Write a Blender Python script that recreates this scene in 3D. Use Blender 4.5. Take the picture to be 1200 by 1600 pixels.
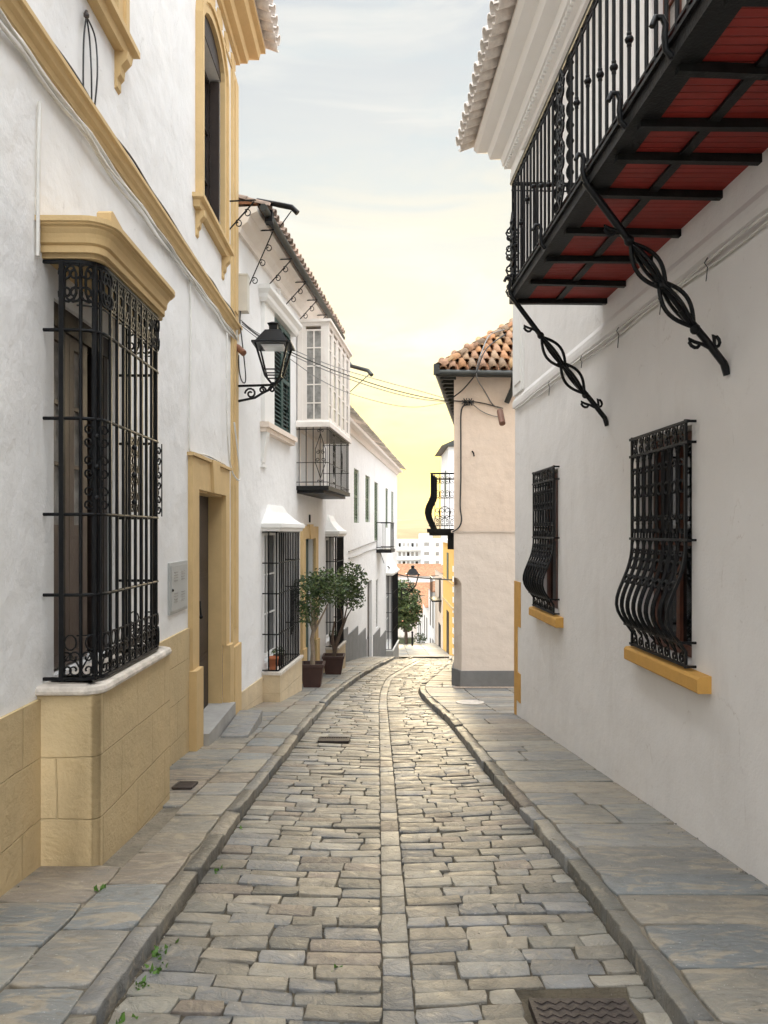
import bpy, math, random
from mathutils import Vector, Matrix, noise
R = math.radians; PI = math.pi
for o in list(bpy.data.objects): bpy.data.objects.remove(o)
C = bpy.context.scene.collection
random.seed(7)

# ------------------------------------------------------------------ camera, world, sun, exposure
F = 1150.0; HY = 830.0            # focal length in photo pixels, horizon row
cam_d = bpy.data.cameras.new('camera'); cam = bpy.data.objects.new('camera', cam_d); C.objects.link(cam)
cam.location = (0, 0, 0); cam.rotation_euler = (R(90), 0, 0)
cam_d.sensor_fit = 'VERTICAL'; cam_d.sensor_height = 32.0; cam_d.lens = 32.0*F/1600
cam_d.shift_y = (HY-800)/1600.0
cam_d.clip_start = 0.05; cam_d.clip_end = 30000
bpy.context.scene.camera = cam
SUN_EL = R(9); SUN_AZ = R(2.5)     # azimuth to the right of straight down the street
w = bpy.data.worlds.new('World'); bpy.context.scene.world = w; w.use_nodes = True
wn = w.node_tree; wn.nodes.clear()
def N(nt, t, **k):
    n = nt.nodes.new(t)
    for a, b in k.items(): setattr(n, a, b)
    return n
def ramp(nt, stops, interp='LINEAR'):
    r = N(nt, 'ShaderNodeValToRGB'); e = r.color_ramp.elements; r.color_ramp.interpolation = interp
    while len(e) < len(stops): e.new(.5)
    for i, (p, c) in enumerate(stops):
        e[i].position = p; e[i].color = (c[0], c[1], c[2], 1)
    return r
def lin(r, g, b):
    f = lambda v: (v/255/12.92 if v/255 <= .04045 else ((v/255+.055)/1.055)**2.4)
    return (f(r), f(g), f(b))
def mixc(nt, fac, a, b, mode='MIX'):
    m = N(nt, 'ShaderNodeMix', data_type='RGBA', blend_type=mode)
    for s, v in ((m.inputs[0], fac), (m.inputs[6], a), (m.inputs[7], b)):
        if hasattr(v, 'is_linked') or hasattr(v, 'links'): nt.links.new(v, s)
        elif isinstance(v, (tuple, list)): s.default_value = (v[0], v[1], v[2], 1)
        else: s.default_value = v
    return m.outputs[2]
def math_(nt, op, a, b=None, c=None):
    m = N(nt, 'ShaderNodeMath', operation=op)
    for i, v in enumerate((a, b, c)):
        if v is None: continue
        if isinstance(v, (int, float)): m.inputs[i].default_value = v
        else: nt.links.new(v, m.inputs[i])
    return m.outputs[0]
def maprange(nt, v, a, b, c, d, smooth=True):
    m = N(nt, 'ShaderNodeMapRange'); m.interpolation_type = 'SMOOTHSTEP' if smooth else 'LINEAR'
    nt.links.new(v, m.inputs[0])
    for i, x in enumerate((a, b, c, d)): m.inputs[i+1].default_value = x
    return m.outputs[0]
tc = N(wn, 'ShaderNodeTexCoord'); sx = N(wn, 'ShaderNodeSeparateXYZ'); wn.links.new(tc.outputs['Generated'], sx.inputs[0])
X_, Y_, Z_ = sx.outputs
base = ramp(wn, [(0.0, (.60, .36, .08)), (.045, (.57, .42, .045)), (.11, (.565, .485, .075)), (.21, (.56, .525, .24)), (.27, (.53, .51, .35)),
                 (.36, (.45, .445, .385)), (.46, (.375, .395, .40)), (.60, (.335, .36, .385)), (.72, (.36, .37, .39)), (1.0, (.365, .372, .39))])
mpn = N(wn, 'ShaderNodeMapping'); wn.links.new(tc.outputs['Generated'], mpn.inputs[0]); mpn.inputs['Scale'].default_value = (1.2, 1.2, 4.2)
mpn.inputs['Rotation'].default_value = (0, R(-16), 0)
cn = N(wn, 'ShaderNodeTexNoise'); wn.links.new(mpn.outputs[0], cn.inputs[0]); cn.inputs['Scale'].default_value = 2.6
cn.inputs['Detail'].default_value = 9; cn.inputs['Roughness'].default_value = .58; cn.inputs['Distortion'].default_value = .5
zz = math_(wn, 'ADD', Z_, math_(wn, 'MULTIPLY', math_(wn, 'SUBTRACT', cn.outputs[0], .5), .16))
# warm glow only on the sunset side: away from it the low sky is cooler
az = math_(wn, 'ABSOLUTE', math_(wn, 'SUBTRACT', X_, .03))
side = maprange(wn, az, .08, .7, 0, .28)
front = maprange(wn, Y_, -.2, .6, .45, 0)
zz = math_(wn, 'ADD', math_(wn, 'ADD', zz, side), front)
wn.links.new(zz, base.inputs[0])
cl = maprange(wn, cn.outputs[0], .46, .66, 0, .5)
cl = math_(wn, 'MULTIPLY', cl, maprange(wn, Z_, .08, .26, 0, 1))
skyc = mixc(wn, cl, base.outputs[0], (.56, .54, .48))
mp3 = N(wn, 'ShaderNodeMapping'); wn.links.new(tc.outputs['Generated'], mp3.inputs[0]); mp3.inputs['Scale'].default_value = (1.0, .6, 5.5); mp3.inputs['Rotation'].default_value = (0, R(24), 0); mp3.inputs['Location'].default_value = (3.3, 1.7, .4)
cn3 = N(wn, 'ShaderNodeTexNoise'); wn.links.new(mp3.outputs[0], cn3.inputs[0]); cn3.inputs['Scale'].default_value = 3.1; cn3.inputs['Detail'].default_value = 10; cn3.inputs['Roughness'].default_value = .6; cn3.inputs['Distortion'].default_value = .7
cl2 = math_(wn, 'MULTIPLY', maprange(wn, cn3.outputs[0], .44, .66, 0, .75), maprange(wn, Z_, .12, .34, .15, 1))
skyc = mixc(wn, cl2, skyc, (.34, .385, .405))
# brightness added to the unseen sky overhead and behind the camera, lighting the walls
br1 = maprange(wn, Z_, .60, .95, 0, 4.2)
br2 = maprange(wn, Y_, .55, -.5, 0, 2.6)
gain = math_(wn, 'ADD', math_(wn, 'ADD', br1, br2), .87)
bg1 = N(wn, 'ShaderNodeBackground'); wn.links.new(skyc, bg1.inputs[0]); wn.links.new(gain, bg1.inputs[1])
sk = N(wn, 'ShaderNodeTexSky', sky_type='NISHITA'); sk.sun_disc = False; sk.sun_elevation = SUN_EL; sk.sun_rotation = SUN_AZ
bg2 = N(wn, 'ShaderNodeBackground'); wn.links.new(sk.outputs[0], bg2.inputs[0]); bg2.inputs[1].default_value = .006
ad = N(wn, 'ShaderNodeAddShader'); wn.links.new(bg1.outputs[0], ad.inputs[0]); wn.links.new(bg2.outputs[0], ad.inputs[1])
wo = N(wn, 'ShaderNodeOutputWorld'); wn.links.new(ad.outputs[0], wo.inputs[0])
sd = bpy.data.lights.new('sun', 'SUN'); sun = bpy.data.objects.new('sun', sd); C.objects.link(sun)
sd.energy = 1.1; sd.angle = R(12); sd.color = (1, .80, .50)
sv = Vector((math.sin(SUN_AZ)*math.cos(SUN_EL), math.cos(SUN_AZ)*math.cos(SUN_EL), math.sin(SUN_EL)))
sun.rotation_euler = sv.to_track_quat('Z', 'Y').to_euler(); sun.location = (0, 0, 30)
vs = bpy.context.scene.view_settings; vs.view_transform = 'Standard'; vs.look = 'None'; vs.gamma = 1; vs.exposure = 1.12; vs.use_curve_mapping = False

# ------------------------------------------------------------------ materials
MATS = {}
def material(name, col, rough=.8, metal=0, noise_amt=.12, nscale=3, bump=.3, bscale=40, attr=False, spec=.5, extra=None, bdist=.01, detail=6):
    m = bpy.data.materials.new(name); m.use_nodes = True; nt = m.node_tree; b = nt.nodes['Principled BSDF']
    b.inputs['Roughness'].default_value = rough; b.inputs['Metallic'].default_value = metal; b.inputs['Specular IOR Level'].default_value = spec
    t = N(nt, 'ShaderNodeTexCoord'); co = t.outputs['Object']
    n1 = N(nt, 'ShaderNodeTexNoise'); nt.links.new(co, n1.inputs[0]); n1.inputs['Scale'].default_value = nscale; n1.inputs['Detail'].default_value = detail
    n1.inputs['Roughness'].default_value = .62
    if attr:
        a = N(nt, 'ShaderNodeVertexColor', layer_name='col'); c0 = a.outputs[0]
    else:
        c0 = (col[0], col[1], col[2])
    lo = maprange(nt, n1.outputs[0], .3, .7, 1-noise_amt, 1+noise_amt, False)
    mul = N(nt, 'ShaderNodeVectorMath', operation='SCALE')
    if attr: nt.links.new(c0, mul.inputs[0])
    else: mul.inputs[0].default_value = c0
    nt.links.new(lo, mul.inputs['Scale'])
    outc = mul.outputs[0]
    if extra: outc = extra(nt, co, outc, b)
    nt.links.new(outc, b.inputs['Base Color'])
    n2 = N(nt, 'ShaderNodeTexNoise'); nt.links.new(co, n2.inputs[0]); n2.inputs['Scale'].default_value = bscale; n2.inputs['Detail'].default_value = 5
    bp = N(nt, 'ShaderNodeBump'); bp.inputs['Strength'].default_value = bump; bp.inputs['Distance'].default_value = bdist
    nt.links.new(n2.outputs[0], bp.inputs['Height'])
    if not b.inputs['Normal'].is_linked: nt.links.new(bp.outputs[0], b.inputs['Normal'])
    else:
        src = b.inputs['Normal'].links[0].from_socket; nt.links.new(src, bp.inputs['Normal']); nt.links.new(bp.outputs[0], b.inputs['Normal'])
    MATS[name] = m; return m
def plaster_extra(stain=(.45, .42, .38), amt=.25, wav=.8):
    def f(nt, co, c, b):
        # broad trowel unevenness, faint stains with a shape of their own, tiny chips
        n = N(nt, 'ShaderNodeTexNoise'); nt.links.new(co, n.inputs[0]); n.inputs['Scale'].default_value = 3.2; n.inputs['Detail'].default_value = 3
        bp = N(nt, 'ShaderNodeBump'); bp.inputs['Strength'].default_value = wav; bp.inputs['Distance'].default_value = .035
        nt.links.new(n.outputs[0], bp.inputs['Height']); nt.links.new(bp.outputs[0], b.inputs['Normal'])
        mp = N(nt, 'ShaderNodeMapping'); nt.links.new(co, mp.inputs[0]); mp.inputs['Scale'].default_value = (1, 1, .28)
        s = N(nt, 'ShaderNodeTexNoise'); nt.links.new(mp.outputs[0], s.inputs[0]); s.inputs['Scale'].default_value = 2.1; s.inputs['Detail'].default_value = 9; s.inputs['Roughness'].default_value = .7
        fac = maprange(nt, s.outputs[0], .52, .78, 0, amt)
        c = mixc(nt, fac, c, stain)
        wp_ = N(nt, 'ShaderNodeVectorMath', operation='ADD'); sc_ = N(nt, 'ShaderNodeVectorMath', operation='SCALE'); nt.links.new(s.outputs['Color'], sc_.inputs[0]); sc_.inputs['Scale'].default_value = .5
        nt.links.new(co, wp_.inputs[0]); nt.links.new(sc_.outputs[0], wp_.inputs[1])
        vo = N(nt, 'ShaderNodeTexVoronoi', feature='DISTANCE_TO_EDGE'); nt.links.new(wp_.outputs[0], vo.inputs[0]); vo.inputs['Scale'].default_value = .8
        ck = math_(nt, 'MULTIPLY', maprange(nt, vo.outputs[0], 0, .006, 1, 0), maprange(nt, n.outputs[0], .52, .66, 0, .5))
        c = mixc(nt, ck, c, stain)
        s2 = N(nt, 'ShaderNodeTexNoise'); nt.links.new(co, s2.inputs[0]); s2.inputs['Scale'].default_value = 23; s2.inputs['Detail'].default_value = 4
        fac2 = maprange(nt, s2.outputs[0], .70, .76, 0, .35)
        return mixc(nt, fac2, c, stain)
    return f
def ashlar_extra(line=(.33, .22, .08), sw=.62, sh=.36):
    def f(nt, co, c, b):
        s = N(nt, 'ShaderNodeSeparateXYZ'); nt.links.new(co, s.inputs[0])
        u = math_(nt, 'ADD', s.outputs[0], s.outputs[1]); cb = N(nt, 'ShaderNodeCombineXYZ'); nt.links.new(u, cb.inputs[0]); nt.links.new(s.outputs[2], cb.inputs[1])
        n0 = N(nt, 'ShaderNodeTexNoise'); nt.links.new(co, n0.inputs[0]); n0.inputs['Scale'].default_value = 2.4; n0.inputs['Detail'].default_value = 4
        dv = N(nt, 'ShaderNodeVectorMath', operation='SCALE'); nt.links.new(n0.outputs['Color'], dv.inputs[0]); dv.inputs['Scale'].default_value = .035
        av = N(nt, 'ShaderNodeVectorMath', operation='ADD'); nt.links.new(cb.outputs[0], av.inputs[0]); nt.links.new(dv.outputs[0], av.inputs[1])
        br = N(nt, 'ShaderNodeTexBrick'); nt.links.new(av.outputs[0], br.inputs[0]); br.inputs['Scale'].default_value = 1
        br.inputs['Brick Width'].default_value = sw; br.inputs['Row Height'].default_value = sh; br.inputs['Mortar Size'].default_value = .006; br.inputs['Mortar Smooth'].default_value = .6
        n = N(nt, 'ShaderNodeTexNoise'); nt.links.new(co, n.inputs[0]); n.inputs['Scale'].default_value = 5; n.inputs['Detail'].default_value = 9; n.inputs['Roughness'].default_value = .68; n.inputs['Distortion'].default_value = .2
        br.inputs['Color1'].default_value = (0, 0, 0, 1); br.inputs['Color2'].default_value = (0, 0, 0, 1); br.inputs['Mortar'].default_value = (1, 1, 1, 1)
        gap = maprange(nt, n.outputs[0], .38, .62, .1, .9)
        c = mixc(nt, math_(nt, 'MULTIPLY', math_(nt, 'MULTIPLY', br.outputs[0], .18), gap), c, line)
        fac = maprange(nt, n.outputs[0], .5, .74, 0, .22)
        c = mixc(nt, fac, c, line)
        h = math_(nt, 'SUBTRACT', math_(nt, 'MULTIPLY', n.outputs[0], .9), math_(nt, 'MULTIPLY', br.outputs[0], .5))
        bp = N(nt, 'ShaderNodeBump'); bp.inputs['Strength'].default_value = .8; bp.inputs['Distance'].default_value = .025
        nt.links.new(h, bp.inputs['Height']); nt.links.new(bp.outputs[0], b.inputs['Normal'])
        return c
    return f
def stone_extra(nt, co, c, b):
    n = N(nt, 'ShaderNodeTexNoise'); nt.links.new(co, n.inputs[0]); n.inputs['Scale'].default_value = 11; n.inputs['Detail'].default_value = 8; n.inputs['Roughness'].default_value = .65; n.inputs['Distortion'].default_value = .8
    c = mixc(nt, maprange(nt, n.outputs[0], .5, .72, 0, .5), c, (.44, .38, .28))
    c = mixc(nt, maprange(nt, n.outputs[0], .46, .28, 0, .6), c, (.12, .12, .115))
    d_ = N(nt, 'ShaderNodeTexNoise'); nt.links.new(co, d_.inputs[0]); d_.inputs['Scale'].default_value = 1.3; d_.inputs['Detail'].default_value = 8; d_.inputs['Roughness'].default_value = .7
    c = mixc(nt, maprange(nt, d_.outputs[0], .50, .68, 0, .45), c, (.17, .155, .125))
    bp = N(nt, 'ShaderNodeBump'); bp.inputs['Strength'].default_value = .85; bp.inputs['Distance'].default_value = .026
    nt.links.new(n.outputs[0], bp.inputs['Height']); nt.links.new(bp.outputs[0], b.inputs['Normal'])
    r = maprange(nt, n.outputs[0], .3, .7, .38, .66); nt.links.new(r, b.inputs['Roughness'])
    v = N(nt, 'ShaderNodeTexNoise'); nt.links.new(co, v.inputs[0]); v.inputs['Scale'].default_value = 60; v.inputs['Detail'].default_value = 2
    return mixc(nt, maprange(nt, v.outputs[0], .70, .76, 0, .5), c, (.5, .48, .44))
def slab_extra(nt, co, c, b):
    mp = N(nt, 'ShaderNodeMapping'); nt.links.new(co, mp.inputs[0]); mp.inputs['Rotation'].default_value = (0, 0, .7); mp.inputs['Scale'].default_value = (1, 2.6, 1)
    n = N(nt, 'ShaderNodeTexNoise'); nt.links.new(mp.outputs[0], n.inputs[0]); n.inputs['Scale'].default_value = 2.6; n.inputs['Detail'].default_value = 9; n.inputs['Roughness'].default_value = .62; n.inputs['Distortion'].default_value = 1.8
    c = mixc(nt, maprange(nt, n.outputs[0], .50, .62, 0, .65), c, (.38, .32, .235))
    c = mixc(nt, maprange(nt, n.outputs[0], .47, .32, 0, .6), c, (.15, .155, .155))
    d_ = N(nt, 'ShaderNodeTexNoise'); nt.links.new(co, d_.inputs[0]); d_.inputs['Scale'].default_value = 14; d_.inputs['Detail'].default_value = 7; d_.inputs['Roughness'].default_value = .75
    c = mixc(nt, maprange(nt, d_.outputs[0], .48, .70, 0, .5), c, (.14, .125, .10))
    # cleft ridges
    wv = N(nt, 'ShaderNodeTexNoise'); nt.links.new(mp.outputs[0], wv.inputs[0]); wv.inputs['Scale'].default_value = 4.5; wv.inputs['Detail'].default_value = 8; wv.inputs['Distortion'].default_value = 2.5
    e = math_(nt, 'ABSOLUTE', math_(nt, 'SUBTRACT', wv.outputs[0], .5))
    vein = maprange(nt, e, 0, .008, .30, 0)
    c = mixc(nt, vein, c, (.42, .38, .31))
    h = math_(nt, 'ADD', math_(nt, 'MULTIPLY', wv.outputs[0], .7), math_(nt, 'MULTIPLY', n.outputs[0], .6))
    bp = N(nt, 'ShaderNodeBump'); bp.inputs['Strength'].default_value = .8; bp.inputs['Distance'].default_value = .03
    nt.links.new(h, bp.inputs['Height']); nt.links.new(bp.outputs[0], b.inputs['Normal'])
    v = N(nt, 'ShaderNodeTexNoise'); nt.links.new(co, v.inputs[0]); v.inputs['Scale'].default_value = 70; v.inputs['Detail'].default_value = 1
    return mixc(nt, maprange(nt, v.outputs[0], .72, .77, 0, .6), c, (.55, .54, .5))
def plank_extra(nt, co, c, b):
    s = N(nt, 'ShaderNodeSeparateXYZ'); nt.links.new(co, s.inputs[0])
    g = math_(nt, 'ABSOLUTE', math_(nt, 'SUBTRACT', math_(nt, 'FRACT', math_(nt, 'MULTIPLY', s.outputs[1], 18)), .5))
    h = maprange(nt, g, .38, .5, 1, 0)
    bp = N(nt, 'ShaderNodeBump'); bp.inputs['Strength'].default_value = 1; bp.inputs['Distance'].default_value = .012
    nt.links.new(h, bp.inputs['Height']); nt.links.new(bp.outputs[0], b.inputs['Normal'])
    return c
M = {}
M['white'] = material('white_plaster', (.83, .825, .815), .9, noise_amt=.03, nscale=1.5, bump=.25, bscale=55, extra=plaster_extra((.5, .48, .45), .18))
M['white_r'] = material('pale_grey_plaster', (.80, .775, .75), .9, noise_amt=.035, nscale=1.2, bump=.25, bscale=60, extra=plaster_extra((.5, .45, .4), .22, .5))
M['cream_w'] = material('cream_white_plaster', (.83, .77, .71), .9, noise_amt=.03, bump=.2, extra=plaster_extra((.55, .45, .38), .22))
M['peach'] = material('peach_plaster', (.83, .68, .55), .9, noise_amt=.05, bump=.25, extra=plaster_extra((.55, .42, .34), .45, .7))
M['peach_lo'] = material('pale_peach_plaster', (.82, .71, .61), .9, noise_amt=.05, bump=.25, extra=plaster_extra((.55, .45, .38), .4, .7))
M['trimwhite'] = material('white_trim', (.82, .81, .78), .7, noise_amt=.02, bump=.1)
M['ochre'] = material('ochre_trim', (.62, .44, .215), .75, noise_amt=.06, nscale=5, bump=.2, bscale=60)
M['ochre_o'] = material('orange_ochre_paint', (.60, .33, .08), .75, noise_amt=.08, nscale=6, bump=.2)
M['dado'] = material('ochre_stone_render', (.585, .45, .255), .85, noise_amt=.10, nscale=2.5, bump=.35, extra=ashlar_extra())
M['ped'] = material('beige_stone_render', (.62, .50, .33), .85, noise_amt=.08, nscale=3, bump=.3, extra=ashlar_extra((.38, .28, .17), .7, .4))
M['grey'] = material('grey_cement', (.20, .20, .195), .9, noise_amt=.15, nscale=3, bump=.3)
M['greyd'] = material('light_grey_cement', (.36, .35, .33), .9, noise_amt=.15, nscale=3, bump=.3)
M['iron'] = material('black_iron', (.006, .0065, .0075), .45, .0, noise_amt=.3, nscale=20, bump=.35, bscale=90, bdist=.003, spec=.22)
M['iron2'] = material('worn_black_iron', (.011, .0115, .012), .5, .0, noise_amt=.5, nscale=15, bump=.6, bscale=60, bdist=.005, spec=.22)
M['red'] = material('dark_red_planks', (.30, .022, .014), .6, noise_amt=.2, nscale=4, bump=.2, extra=plank_extra)
M['wood'] = material('dark_brown_wood', (.026, .016, .012), .5, noise_amt=.3, nscale=8, bump=.3)
M['leafwood'] = material('grey_brown_door_paint', (.085, .058, .046), .5, noise_amt=.2, nscale=8, bump=.2)
M['woodr'] = material('red_brown_wood', (.13, .045, .025), .45, noise_amt=.3, nscale=8, bump=.3)
M['glass'] = material('window_glass', (.012, .013, .015), .05, noise_amt=.1, bump=0, spec=.3)
M['glassc'] = material('curtained_glass', (.30, .29, .27), .12, noise_amt=.5, nscale=7, bump=0)
M['lampglass'] = material('frosted_lamp_glass', (.75, .78, .80), .2, bump=0)
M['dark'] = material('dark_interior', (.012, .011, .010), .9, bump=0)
M['green'] = material('green_shutter_paint', (.035, .075, .065), .5, noise_amt=.15, bump=.1)
M['green2'] = material('faded_green_shutter', (.16, .21, .13), .6, noise_amt=.15, bump=.1)
M['gutter'] = material('grey_green_zinc', (.035, .038, .034), .55, noise_amt=.25, nscale=6, bump=.2)
M['cable_w'] = material('painted_cable', (.72, .70, .66), .6, bump=.1)
M['cable_b'] = material('black_cable', (.015, .015, .016), .5, bump=0)
M['cable_g'] = material('grey_cable', (.22, .21, .20), .5, bump=0)
M['brownpipe'] = material('brown_pipe', (.22, .10, .06), .5, bump=.1)
M['stone'] = material('street_setts', (.2, .2, .2), .5, attr=True, noise_amt=.22, nscale=5, bump=.4, bscale=70, extra=stone_extra, bdist=.006)
M['slab'] = material('flagstones', (.2, .2, .2), .55, attr=True, noise_amt=.15, nscale=2.2, bump=.35, bscale=60, extra=slab_extra, bdist=.006)
M['mortar'] = material('sandy_joint_mortar', (.085, .07, .047), .95, noise_amt=.4, nscale=6, bump=.9, bscale=30, bdist=.02)
M['mortar2'] = material('pale_joint_mortar', (.19, .165, .125), .95, noise_amt=.35, nscale=6, bump=.9, bscale=30, bdist=.02)
M['rusty'] = material('rusty_cast_iron', (.045, .034, .030), .6, noise_amt=.4, nscale=20, bump=.6)
M['leaf'] = material('orange_tree_leaves', (.05, .09, .03), .5, attr=True, noise_amt=.2, bump=0)
M['bark'] = material('pale_bark', (.26, .20, .14), .85, noise_amt=.3, nscale=15, bump=.6)
M['barkd'] = material('dark_bark', (.10, .07, .05), .85, noise_amt=.3, nscale=15, bump=.6)
M['planter'] = material('dark_brown_planter_paint', (.06, .028, .022), .6, noise_amt=.2, bump=.2)
M['terra'] = material('terracotta', (.42, .14, .06), .75, noise_amt=.2, bump=.2)
M['soil'] = material('potting_soil', (.04, .03, .02), .95, bump=.8)
M['tile'] = material('clay_roof_tiles', (.4, .2, .1), .85, attr=True, noise_amt=.3, nscale=14, bump=.6, bscale=40)
M['tilew'] = material('whitewashed_tiles', (.74, .68, .62), .85, noise_amt=.2, nscale=10, bump=.4)
M['ground'] = material('valley_ground', (.20, .15, .09), .95, noise_amt=.4, nscale=.01, bump=0)
M['hill'] = material('hill_scrub', (.16, .12, .07), .95, noise_amt=.5, nscale=.004, bump=0, detail=10)
M['ye'] = material('yellow_house_render', (.78, .47, .13), .9, noise_amt=.05)
M['roof_far'] = material('far_roof_tiles', (.33, .15, .075), .9, noise_amt=.6, nscale=2.2, bump=.8, bscale=9, bdist=.1)
M['cabinet'] = material('grey_cabinet_paint', (.42, .43, .42), .5, noise_amt=.05, bump=.1)
M['boxw'] = material('aged_white_box', (.62, .59, .52), .6, noise_amt=.1, bump=.1)
M['paleston'] = material('pale_sill_stone', (.62, .56, .49), .8, noise_amt=.25, nscale=9, bump=.6)
M['gravel'] = material('pebble_strip', (.42, .33, .26), .9, noise_amt=.5, nscale=30, bump=1, bscale=30, bdist=.02)

# ------------------------------------------------------------------ mesh builder
class MB:
    def __init__(s): s.v = []; s.f = []; s.c = []; s.sm = []; s.col = (1, 1, 1)
    def add(s, vs_, fs, smooth=False, col=None):
        o = len(s.v); s.v += [tuple(x) for x in vs_]
        for f in fs: s.f.append(tuple(i+o for i in f)); s.sm.append(smooth); s.c.append(col or s.col)
    def hexa(s, p, smooth=False, col=None):   # 8 points: bottom 4 ccw, top 4 ccw
        s.add(p, [(0, 3, 2, 1), (4, 5, 6, 7), (0, 1, 5, 4), (1, 2, 6, 5), (2, 3, 7, 6), (3, 0, 4, 7)], smooth, col)
    def box(s, a, b, col=None):
        (x0, y0, z0), (x1, y1, z1) = a, b
        s.hexa([(x0, y0, z0), (x1, y0, z0), (x1, y1, z0), (x0, y1, z0), (x0, y0, z1), (x1, y0, z1), (x1, y1, z1), (x0, y1, z1)], col=col)
    def wbox(s, W, s0, s1, n0, n1, z0, z1, col=None):
        s.hexa([W.at(s0, n0, z0), W.at(s1, n0, z0), W.at(s1, n1, z0), W.at(s0, n1, z0), W.at(s0, n0, z1), W.at(s1, n0, z1), W.at(s1, n1, z1), W.at(s0, n1, z1)], col=col)
    def tube(s, pts, r, k=6, cap=True, col=None, r2=None):
        pts = [Vector(p) for p in pts]; n = len(pts)
        if n < 2: return
        up = None; vs_ = []
        for i, p in enumerate(pts):
            t = (pts[min(i+1, n-1)]-pts[max(i-1, 0)])
            if t.length < 1e-9: t = Vector((0, 0, 1))
            t.normalize()
            if up is None:
                up = Vector((0, 0, 1)) if abs(t.z) < .9 else Vector((1, 0, 0))
            a = up - t*up.dot(t)
            if a.length < 1e-6: a = t.orthogonal()
            a.normalize(); up = a; b = t.cross(a)
            rr = r if not hasattr(r, '__len__') else r[i]
            for j in range(k):
                an = 2*PI*(j+.5)/k; vs_.append(p + a*math.cos(an)*rr + b*math.sin(an)*rr)
        fs = [(i*k+j, i*k+(j+1) % k, (i+1)*k+(j+1) % k, (i+1)*k+j) for i in range(n-1) for j in range(k)]
        s.add(vs_, fs, k > 4, col)
        if cap: s.add(vs_[:k], [tuple(range(k))[::-1]], False, col); s.add(vs_[-k:], [tuple(range(k))], False, col)
    def ball(s, c, r, col=None, k=8, m=5, sq=(1, 1, 1)):
        vs_ = []; c = Vector(c)
        for i in range(m+1):
            a = PI*i/m
            for j in range(k):
                b = 2*PI*j/k; vs_.append(c+Vector((math.sin(a)*math.cos(b)*r*sq[0], math.sin(a)*math.sin(b)*r*sq[1], math.cos(a)*r*sq[2])))
        s.add(vs_, [(i*k+j, (i+1)*k+j, (i+1)*k+(j+1) % k, i*k+(j+1) % k) for i in range(m) for j in range(k)], True, col)
    def prism(s, W, poly, z0, z1, col=None, smooth=False):   # plan polygon (s, n)
        k = len(poly); a = [W.at(p[0], p[1], z0) for p in poly]; b = [W.at(p[0], p[1], z1) for p in poly]
        s.add(a+b, [(i, (i+1) % k, k+(i+1) % k, k+i) for i in range(k)], smooth, col); s.add(a, [tuple(range(k))[::-1]], False, col); s.add(b, [tuple(range(k))], False, col)
    def face_prism(s, W, poly, n0, n1, col=None):           # wall-plane polygon (s, z)
        k = len(poly); a = [W.at(p[0], n0, p[1]) for p in poly]; b = [W.at(p[0], n1, p[1]) for p in poly]
        s.add(a+b, [(i, (i+1) % k, k+(i+1) % k, k+i) for i in range(k)] + [tuple(range(k))[::-1], tuple(range(k, 2*k))], False, col)
    def sweep(s, W, path, prof, close_back=True, smooth=False):   # path [(s,n)], prof [(out, z)]
        P = [Vector((a, b)) for a, b in path]; m = len(P); offs = []
        for i in range(m):
            d1 = (P[i]-P[i-1]).normalized() if i > 0 else (P[1]-P[0]).normalized()
            d2 = (P[i+1]-P[i]).normalized() if i < m-1 else d1
            n1 = Vector((-d1.y, d1.x)); n2 = Vector((-d2.y, d2.x)); nn = n1+n2; nn /= max(nn.dot(n1), .2); offs.append(nn)
        k = len(prof); vs_ = []
        for i in range(m):
            for (o, z) in prof:
                q = P[i]+offs[i]*o; vs_.append(W.at(q.x, q.y, z))
        fs = [(i*k+j, i*k+(j+1) % k, (i+1)*k+(j+1) % k, (i+1)*k+j) for i in range(m-1) for j in range(k if close_back else k-1)]
        s.add(vs_, fs, smooth)
        s.add(vs_[:k], [tuple(range(k))]); s.add(vs_[-k:], [tuple(range(k))[::-1]])
    def build(s, name, mat, parent=None, recalc=True):
        if not s.v: return None
        off = Vector((0, 0, 0)); q = parent
        while q is not None: off += q.location; q = q.parent
        me = bpy.data.meshes.new(name)
        me.from_pydata([(v[0]-off.x, v[1]-off.y, v[2]-off.z) for v in s.v], [], s.f)
        me.polygons.foreach_set('use_smooth', s.sm)
        if any(c != (1, 1, 1) for c in s.c):
            ca = me.color_attributes.new('col', 'FLOAT_COLOR', 'CORNER'); buf = []
            for p, c in zip(me.polygons, s.c): buf += [c[0], c[1], c[2], 1.0]*p.loop_total
            ca.data.foreach_set('color', buf)
        me.materials.append(M[mat] if isinstance(mat, str) else mat)
        o = bpy.data.objects.new(name, me); C.objects.link(o)
        if recalc:
            import bmesh
            bm = bmesh.new(); bm.from_mesh(me); bmesh.ops.recalc_face_normals(bm, faces=bm.faces); bm.to_mesh(me); bm.free()
        if parent is not None: o.parent = parent
        return o
def tag(o, label=None, cat=None, group=None, kind=None):
    if label: o['label'] = label
    if cat: o['category'] = cat
    if group: o['group'] = group
    if kind: o['kind'] = kind
    return o
def thing(name, label, cat, loc=(0, 0, 0), group=None):
    o = bpy.data.objects.new(name, None); C.objects.link(o); o.location = loc; o.empty_display_size = .2
    return tag(o, label, cat, group)
def single(mb, name, mat, label, cat, group=None, base=None):   # a thing that is one mesh, its origin set at its base
    o = mb.build(name, mat)
    if base is None:
        xs = [v[0] for v in mb.v]; ys = [v[1] for v in mb.v]; zs = [v[2] for v in mb.v]
        base = ((min(xs)+max(xs))/2, (min(ys)+max(ys))/2, min(zs))
    b = Vector(base); o.data.transform(Matrix.Translation(-b)); o.location = b
    return tag(o, label, cat, group)
def struct(mb, name, mat): return tag(mb.build(name, mat), kind='structure')
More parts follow.
